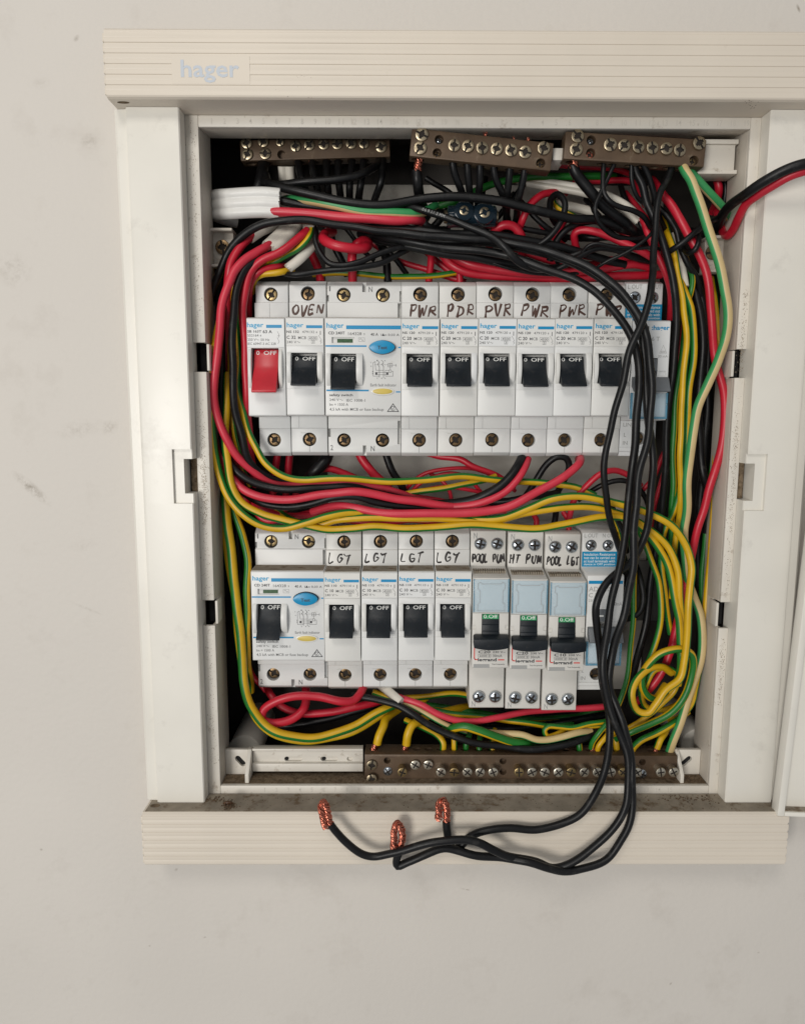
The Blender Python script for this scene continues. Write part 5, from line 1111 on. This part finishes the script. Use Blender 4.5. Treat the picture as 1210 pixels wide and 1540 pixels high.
W('R', 'dark red wire glimpsed behind the black bundle of the right gutter', 8, [(1036, 440, -30), (1028, 490, -26), (1022, 530, -25), (1016, 570, -26), (1012, 600, -30)])
W('K', 'glossy black wire behind the red one in the right gutter', 12.5, [(1036, 400, -24), (1046, 440, -20), (1054, 475, -18), (1056, 519, -17), (1053, 575, -17), (1050, 630, -18), (1052, 680, -18), (1056, 712, -18), (1064, 740, -20), (1060, 800, -24)])
W('K', 'fat dull black wire deep in the middle of the right gutter', 14, [(1050, 440, -28), (1062, 480, -27), (1064, 540, -26), (1064, 600, -26), (1060, 660, -26), (1056, 720, -27), (1050, 800, -30), (1048, 900, -32)])
W('E', 'yellow earth wire along the right collar wall, half hidden by the bright red wire', 9.2, [(1060, 370, -40), (1070, 415, -32), (1078, 486, -22), (1082, 519, -20), (1084, 560, -20), (1082, 620, -20), (1076, 680, -19), (1075, 720, -18), (1073, 753, -17), (1069, 820, -17), (1064, 873, -17), (1059, 926, -17), (1054, 985, -16), (1046, 1033, -15), (1040, 1058, -15), (1026, 1075, -16), (1005, 1085, -20)], g=(30, 110))
W('E', 'green-sided earth wire behind the bright red wire low in the right gutter', 8.5, [(1082, 590, -24), (1079, 619, -22), (1074, 674, -22), (1068, 720, -22), (1062, 780, -24), (1056, 860, -24), (1052, 930, -24)], g=(-150, 30))
# coil of earths at the lower right
W('E', 'striped earth wire forming the wide outer loop of the coil above the earth bar', 11.2, [(1000, 1030, -20), (985, 1050, -14), (972, 1045, -9), (966, 1030, -7), (968, 1010, -6), (986, 987, -4), (1005, 979, -3), (1024, 977, -3), (1038, 984, -4), (1042, 1000, -5), (1037, 1028, -6), (1024, 1053, -6), (1004, 1074, -7), (975, 1090, -8), (946, 1103, -9), (925, 1112, -14)], g=(-20, 70))
W('E', 'thin striped earth wire bulging left of the coil above the earth bar', 9, [(955, 780, -24), (965, 806, -18), (978, 841, -16), (990, 873, -15), (993, 905, -14), (989, 953, -13), (979, 988, -12), (968, 1010, -12), (962, 1035, -13), (970, 1062, -15), (995, 1068, -18), (1020, 1058, -20)], g=(-150, -30))
W('E', 'small inner striped loop of the coil above the earth bar', 9, [(966, 1048, -16), (972, 1025, -13), (985, 1008, -12), (1005, 1006, -12), (1018, 1018, -13), (1014, 1040, -14), (990, 1062, -14), (960, 1088, -14), (930, 1100, -16), (912, 1100, -20)], g=(20, 120))
W('E', 'striped earth tail slanting from the coil to the right part of the earth bar', 10.2, [(1034, 1070, -18), (1013, 1087, -13), (988, 1102, -11), (964, 1114, -10), (951, 1126, -12), (949, 1134, -14)], g=(-120, -20))
W('E', 'short yellow earth lead with bared copper near the right end of the earth bar', 10.5, [(1004, 1092, -20), (999, 1102, -16), (992, 1112, -13), (987, 1126, -13)], g=(-150, -90), copper=([(988, 1124, -13), (984, 1134, -13)], 8))
W('E', 'thin striped earth wire dropping past the lower blue-stickered breaker', 8.4, [(945, 790, -24), (950, 830, -20), (953, 870, -17), (952, 926, -16), (948, 980, -16), (939, 1033, -15), (929, 1062, -14), (912, 1088, -12), (900, 1102, -11), (891, 1116, -12), (889, 1126, -13)], g=(-120, 20), copper=([(890, 1122, -13), (892, 1134, -13)], 8))
W('E', 'yellow twin lead beside the green one at the earth bar under the long black tails', 8.4, [(925, 1090, -18), (910, 1106, -13), (900, 1120, -12), (898, 1132, -13)], g=(-170, -110))
W('E', 'short yellow earth lead just behind the long black tails at the earth bar', 9.5, [(918, 1098, -20), (924, 1112, -15), (928, 1132, -14)], g=(150, 190))
W('K', 'small printed black curl beside the lower blue-stickered breaker', 9.5, [(955, 850, -26), (962, 868, -18), (967, 895, -15), (962, 917, -15), (950, 928, -17), (938, 932, -22)])
W('K', 'thin black wire vanishing behind the right side of the lower blue-stickered breaker', 8, [(918, 755, -14), (926, 775, -13), (936, 800, -16), (942, 830, -24)])
# between the rows
for x, x2, nm in ((418, 414, 'red main switch'), (437, 434, 'gap between main switch and OVEN breaker')):
    W('R', 'dark red drop wire deep under the ' + nm, 12, [(x, 676, -34), (x2, 705, -36), (x2 - 4, 745, -40), (x2 - 10, 800, -46)], group='dark red drop wires under the upper row')
W('K', 'blunt fat black wire under the OVEN breaker', 19, [(494, 680, -32), (489, 694, -27), (475, 708, -26), (462, 722, -30), (445, 745, -38)])
W('R', 'red wire dropping slanted from the upper safety switch', 14, [(536, 672, -32), (544, 690, -30), (561, 712, -30), (582, 733, -33), (600, 770, -40)])
W('K', 'black wire dropping slanted from the neutral terminal of the upper safety switch', 12, [(577, 672, -32), (582, 688, -31), (591, 711, -31), (606, 734, -33), (620, 780, -40)])
W('R', 'dark red wire sloping from under the second PWR breaker', 10, [(636, 680, -36), (660, 687, -33), (693, 690, -31), (713, 702, -30), (746, 716, -31), (772, 735, -34)])
for lab, pts in (('thin red wire making the highest arch under the first PWR breakers', [(604, 745, -40), (618, 728, -36), (636, 714, -34), (663, 706, -33), (701, 704, -33), (737, 713, -34), (774, 738, -38)]), ('thin red wire making the second arch under the first PWR breakers', [(612, 748, -40), (626, 731, -37), (646, 718, -36), (680, 711, -35), (705, 720, -36), (722, 740, -38)]),
                 ('thin red wire making the lowest flat arch under the first PWR breakers', [(618, 750, -38), (634, 738, -36), (656, 733, -35), (700, 736, -35), (750, 748, -38)]), ('thin red wire dropping across the other thin red arches between the rows', [(646, 712, -40), (664, 723, -37), (676, 738, -36), (680, 757, -38)])):
    W('R', lab, 6.4, pts, group='thin red loop wires between the rows')
W('R', 'red wire in the left part of the row gap curving behind the earth wire', 11, [(440, 760, -34), (452, 728, -30), (468, 712, -29), (490, 706, -30), (520, 712, -32), (545, 724, -34)])
W('K', 'black wire hooked under the third PWR breaker', 14, [(784, 688, -22), (779, 700, -17), (770, 713, -15), (750, 732, -14), (721, 748, -15), (685, 757, -18), (650, 760, -22)])
W('P', 'red wire hooked beside the black one under the third PWR breaker', 12, [(793, 690, -24), (788, 704, -17), (778, 721, -14), (758, 741, -13), (725, 755, -13), (680, 762, -16), (640, 764, -20)])
W('K', 'black wire bent in an arch under the fourth PWR breaker', 10.5, [(786, 752, -28), (806, 722, -24), (826, 695, -22), (838, 687, -21), (850, 689, -21), (855, 702, -22), (848, 722, -24), (838, 738, -30)])
W('R', 'red arch beside the long black tails in the row gap', 9.5, [(852, 792, -26), (857, 772, -22), (863, 753, -20), (883, 729, -18), (903, 713, -17), (924, 708, -18), (944, 715, -20), (962, 728, -26)])
W('K', 'thin black arch beneath the red arch in the row gap', 8.2, [(870, 752, -28), (891, 737, -23), (911, 727, -21), (936, 723, -20), (958, 732, -21), (970, 749, -24), (976, 780, -30)])
W('R', 'thin red wire slanting behind the black bundle under the grey-lever breaker', 7.5, [(1004, 668, -28), (997, 684, -26), (984, 713, -25), (964, 741, -27), (945, 770, -32)])
W('R', 'second thin red wire slanting behind the black bundle under the grey-lever breaker', 7, [(1000, 705, -30), (992, 730, -28), (984, 760, -28), (978, 800, -32)])
W('R', 'short red lead rising into the HT PUM breaker', 9, [(800, 772, -30), (806, 784, -27), (803, 804, -27)])
W('R', 'short red lead rising into the POOL LGT breaker', 8, [(846, 770, -30), (855, 786, -27), (853, 806, -27)])
W('K', 'short black lead rising into the POOL LGT breaker', 10, [(836, 768, -32), (833, 786, -28), (826, 808, -28)])
W('R', 'dark red wire low in the row gap over the first LGT breakers', 8, [(465, 790, -32), (510, 783, -30), (560, 787, -30), (620, 783, -32), (670, 790, -34)])
W('R', 'dark red wire tucked above the lower safety switch', 9, [(380, 745, -30), (385, 770, -26), (400, 782, -25), (440, 778, -26), (480, 765, -30)])
W('R', 'dark red wire curving behind the black wires above the lower safety switch', 10, [(372, 740, -32), (392, 764, -24), (430, 775, -23), (470, 774, -24), (510, 765, -26)])
W('E', 'striped earth wire slanting behind the hooked black wire in the row gap', 9, [(585, 750, -34), (605, 744, -28), (640, 738, -25), (680, 732, -24), (720, 724, -24), (745, 716, -28)], g=(-120, -10))
W('E', 'green-topped earth wire end curving down beside the lower blue-stickered breaker', 8.5, [(880, 745, -26), (905, 756, -20), (925, 785, -20), (935, 830, -26)], g=(10, 130))
# bottom
W('R', 'curly red wire loop under the lower safety switch', 13.2, [(548, 1030, -24), (541, 1044, -17), (531, 1053, -14), (512, 1055, -12), (478, 1048, -12), (443, 1047, -12), (415, 1055, -12), (396, 1068, -12), (394, 1082, -12), (408, 1088, -13), (436, 1083, -15), (455, 1068, -18), (461, 1050, -24), (460, 1035, -30)])
W('R', 'dark red wire passing behind the curly red loop', 12, [(400, 1034, -32), (408, 1046, -28), (422, 1061, -27), (450, 1073, -26), (495, 1071, -26), (554, 1059, -28), (590, 1050, -34)])
W('K', 'black wire passing low behind the curly red loop', 12, [(400, 1090, -34), (440, 1090, -30), (490, 1082, -29), (540, 1068, -30), (580, 1054, -32)])
W('K', 'black core of the cut white sheath swinging low over the earth bar', 11, [(530, 1046, -20), (547, 1049, -17), (575, 1055, -15), (600, 1062, -13), (621, 1074, -11), (640, 1088, -10), (660, 1099, -9), (690, 1109, -8), (725, 1119, -8), (760, 1124, -8), (810, 1126, -8), (854, 1121, -9), (875, 1112, -12), (892, 1102, -16), (915, 1085, -24)])
W('P', 'red core of the cut white sheath sagging under the black-paddle breakers', 10.3, [(596, 1048, -22), (607, 1052, -17), (633, 1060, -14), (656, 1073, -13), (684, 1082, -13), (716, 1085, -14), (748, 1080, -16), (772, 1074, -20), (800, 1069, -24), (840, 1067, -26), (870, 1066, -26), (904, 1063, -27), (930, 1060, -32)])
W('C', 'cream and green earth core of the cut white sheath', 8.6, [(600, 1054, -20), (614, 1060, -16), (637, 1072, -14), (660, 1085, -13), (681, 1095, -14), (700, 1100, -20)], g=(-110, 0))
W('E', 'broad green-striped earth lead arched over the middle of the earth bar', 13, [(668, 1098, -16), (679, 1096, -12), (697, 1093, -9), (720, 1099, -8), (748, 1109, -8), (771, 1116, -9), (790, 1118, -12), (800, 1116, -18)], g=(15, 135), tw=-0.012)
W('C', 'cream and green earth wire waving over the earth bar under the POOL LGT breaker', 10.6, [(735, 1102, -18), (755, 1104, -13), (783, 1106, -11), (806, 1113, -10), (822, 1113, -10), (842, 1109, -10), (867, 1103, -11), (888, 1100, -16)], g=(-150, -20))
W('E', 'yellow earth wire curled in a hairpin under the POOL LGT breaker', 8.2, [(850, 1098, -16), (833, 1106, -14), (822, 1107, -13), (818, 1098, -13), (824, 1092, -13), (840, 1093, -13), (860, 1095, -13), (884, 1089, -14), (909, 1085, -16), (935, 1076, -20)], g=(20, 120))
W('E', 'striped earth wire joining the hairpin one under the POOL LGT breaker', 8, [(842, 1104, -18), (852, 1099, -16), (875, 1093, -16), (905, 1090, -18), (930, 1084, -22)], g=(20, 120))
W('E', 'olive-shaded earth wire behind the sagging red core', 9.5, [(640, 1066, -26), (670, 1072, -24), (712, 1076, -24), (760, 1084, -23), (800, 1089, -22), (830, 1092, -24), (860, 1090, -30)], g=(20, 110))
W('E', 'striped earth wire deep behind the bottom ends of the LGT breakers', 10, [(560, 1040, -30), (590, 1050, -30), (630, 1048, -30), (680, 1044, -30), (720, 1050, -34)], g=(-120, 0))
W('E', 'short thick earth lead with bared copper at the left end of the earth bar', 13, [(640, 1050, -44), (600, 1066, -32), (580, 1082, -20), (577, 1092, -16), (570, 1107, -13), (567, 1118, -13)], g=(40, 130), copper=([(569, 1112, -13), (562, 1128, -13), (560, 1136, -13)], 11, 8))
W('E', 'thick earth lead with bared copper curving into the earth bar beside the left-end one', 13, [(720, 1060, -46), (660, 1072, -32), (632, 1083, -19), (619, 1090, -15), (613, 1104, -13), (611, 1121, -13)], g=(40, 130), copper=([(612, 1116, -13), (608, 1132, -13)], 10, 8))
W('E', 'green earth lead slanting into the earth bar under the black core', 10, [(610, 1082, -28), (640, 1097, -20), (657, 1106, -16), (665, 1116, -14), (665, 1134, -14)], g=(-160, 0))
for i, (x, x2, y, gg) in enumerate(((683.5, 683, 1100, (0, 120)), (700, 706, 1106, (-120, 30)), (720.5, 722, 1112, (-100, 40)), (740, 741, 1114, (-150, -60)), (871, 870, 1108, (-150, -20)))):
    W('E', ORD[i] + ' short earth stub after the green lead in the earth bar', 9, [(x2 + 2, y - 16, -24), (x2, y, -17), (x, y + 12, -14), (x, 1134, -14)], g=gg, group='short earth stubs in the earth bar')
W('K', 'dark wire lying deep behind the black-paddle breakers over the earth bar', 13, [(620, 1075, -34), (700, 1092, -34), (780, 1095, -33), (860, 1085, -33), (930, 1070, -36)])
W('E', 'shadowed earth wire at the bottom behind the lower row', 10, [(640, 1060, -40), (720, 1072, -40), (800, 1082, -38), (880, 1075, -38), (930, 1060, -40)], g=(10, 130))

# ------------------------------------------------------------------ sheathed cables
def flatcable(label, pts, hw, th, lobes, m, group=None, rag=0.0, name='sheathed_cable'):
    path = spline([at(*p) for p in pts], 1.2); prof = []
    n = 14
    for s in (1, -1):                          # scalloped flat profile: u = thickness, v = width
        for k in range(n * lobes + 1):
            a = -1 + 2 * k / (n * lobes); ph = (a + 1) / 2 * lobes % 1.0
            e = math.sqrt(max(0.02, 1 - abs(a) ** 6))
            u = th * e * (0.74 + 0.26 * math.sin(math.pi * ph) if lobes > 1 else math.sqrt(max(0.03, 1 - a * a)))
            prof.append((s * u, s * a * hw * -1))
    bm = B(); sweep(bm, path, prof)
    if rag:                                    # torn end
        rn = random.Random(len(label)); L = len(prof)
        bm.verts.ensure_lookup_table(); last = bm.verts[:][-L:]
        t = (path[-1] - path[-3]).normalized()
        for i, v in enumerate(last): v.co += t * rn.uniform(-rag, rag * 0.3)
    o = finish(bm, name, m, None, angle=50)
    return tag(o, label, 'cable', group)
flatcable('flat white three-lobed cable bending out of the upper left corner', [(358, 322, -46), (338, 317, -43), (325, 312, -37), (320, 309, -29), (326, 307.5, -21), (344, 306.5, -16.5), (366, 305, -15), (395, 304, -14), (421, 306, -14)], 6.8, 2.6, 3, SHEATHB, rag=0.5)
flatcable('grubby white sheath end beside the left lug with a red wire coming out', [(420, 330, -30), (406, 341, -24), (390, 349, -20), (375, 359, -17)], 2.6, 1.9, 1, SHEATH, rag=0.8)
flatcable('wide grubby white flat sheath slanting above the red switch', [(446, 326, -32), (438, 340, -25), (424, 355, -20), (405, 373, -15)], 4.6, 2.1, 2, SHEATH, rag=1.0)
flatcable('short round white sheath end holding red, green and black cores', [(468, 322, -30), (466, 334, -22), (466, 345, -17)], 3.3, 2.0, 1, SHEATH, rag=0.4)
flatcable('slanting white sheath torn open just above the red switch', [(478, 350, -26), (468, 370, -20), (452, 388, -16), (432, 404, -14)], 2.5, 1.9, 1, SHEATH, rag=1.4)
flatcable('long white flat sheath slanting under the two front terminal bars', [(780, 268, -34), (798, 273, -30), (848, 281, -26), (880, 287, -23), (912, 297, -21), (940, 312, -20), (961, 331, -20)], 2.8, 1.8, 2, SHEATH, rag=0.7)
flatcable('second white sheath lying lower behind the thick black lead', [(820, 302, -38), (850, 308, -34), (880, 315, -32), (905, 321, -32), (935, 330, -36)], 2.2, 1.6, 1, SHEATH)
flatcable('cut white sheath end among the earth wires of the right gutter', [(1012, 352, -26), (1018, 376, -20), (1026, 402, -17), (1031, 431, -15)], 1.7, 1.2, 1, SHEATH, rag=0.4)
flatcable('cut white sheath end under the third LGT breaker with three cores', [(570, 1028, -30), (584, 1040, -22), (594, 1049, -17), (603, 1057, -14)], 2.7, 2.1, 1, SHEATH, rag=0.5)
flatcable('short grubby white sheath behind the black leads of the first terminal bar', [(434, 318, -46), (432, 295, -42), (431, 268, -38), (430, 250, -36)], 4.0, 2.0, 2, SHEATH)

# ------------------------------------------------------------------ clear blue cable connector
cn = thing('cable_connector', 'clear blue screw cable connector among the black wires under the tilted bar', 'connector', at(712, 338, -20))
x0 = at(672, 324, -19)[0]; x1 = at(745, 324, -19)[0]; zc = at(700, 326, -19)[2]
bm = B(); prism_x(bm, [(-19 + 5.6 * math.cos(2 * math.pi * i / 20), zc + 5.0 * math.sin(2 * math.pi * i / 20)) for i in range(20)], x0, x1); finish(bm, 'connector_body', BLUEC, cn, bevel=0.8)
for px, py, r in ((727.7, 321, 4.0), (697, 318, 3.6)):
    p = at(px, py, -15); bm = B(); prism_d(bm, ell(p[0], p[2], r + 1.0, r + 1.0, 24), -19, -13); col_ = finish(bm, 'screw_collar', BLUEC, cn, bevel=0.5)
    screw(cn, p[0], -12.6, p[2], 'flat', NICK, r * 0.62)
bm = B(); prism_x(bm, [(-19 + 3.0 * math.cos(2 * math.pi * i / 16), zc + 3.0 * math.sin(2 * math.pi * i / 16)) for i in range(16)], x0 - 1.5, x1 + 1.0); finish(bm, 'brass_tunnel', NICK, cn, bevel=0.3)
# copper ends poking out of the tilted bar's top edge
TB = [o for o in bpy.data.objects if o.get('label', '').startswith('brown terminal bar tilted')][0]
bpy.context.view_layer.update()
for px, py in ((729, 199), (748, 205), (772, 207), (793, 208)):
    o = strands([at(px, py + 14, -6), at(px, py + 4, -6), at(px, py - 2 + (3 if px == 748 else 0), -6)], 0.95, None, n=5)
    o.parent = TB; o.matrix_parent_inverse = TB.matrix_world.inverted(); o.name = 'copper_end'
# a shrivelled insect and grit on the dusty ledge
p = at(343, 1217, 10)
ins = thing('dead_insect', 'small brown shrivelled insect lying on the dusty lower ledge', 'insect', (p[0], 10, ZB + 0.25))
BUG = mat('insect_brown', (0.10, 0.045, 0.018), 0.5, var=0.3, vscale=900)
bm = B(); sweep(bm, spline([(p[0] - 2.2, 10, ZB + 0.9), (p[0] - 0.8, 10.4, ZB + 1.4), (p[0] + 0.8, 10.2, ZB + 1.3), (p[0] + 2.2, 9.6, ZB + 0.8)], 0.4), circ(0.75, 10), taper=lambda a: 0.35 + 0.75 * math.sin(math.pi * (0.12 + 0.76 * a)))
finish(bm, 'insect_body', BUG, ins, angle=60)
for k in range(6):
    sx = -1.2 + 0.5 * k; sd = 1 if k % 2 else -1
    bm = B(); sweep(bm, spline([(p[0] + sx, 10.2, ZB + 1.0), (p[0] + sx * 1.3, 10.2 + sd * 1.5, ZB + 1.6), (p[0] + sx * 1.6, 10.2 + sd * 2.6, ZB + 0.4)], 0.3), circ(0.13, 6)); finish(bm, 'leg', BUG, ins, angle=60)
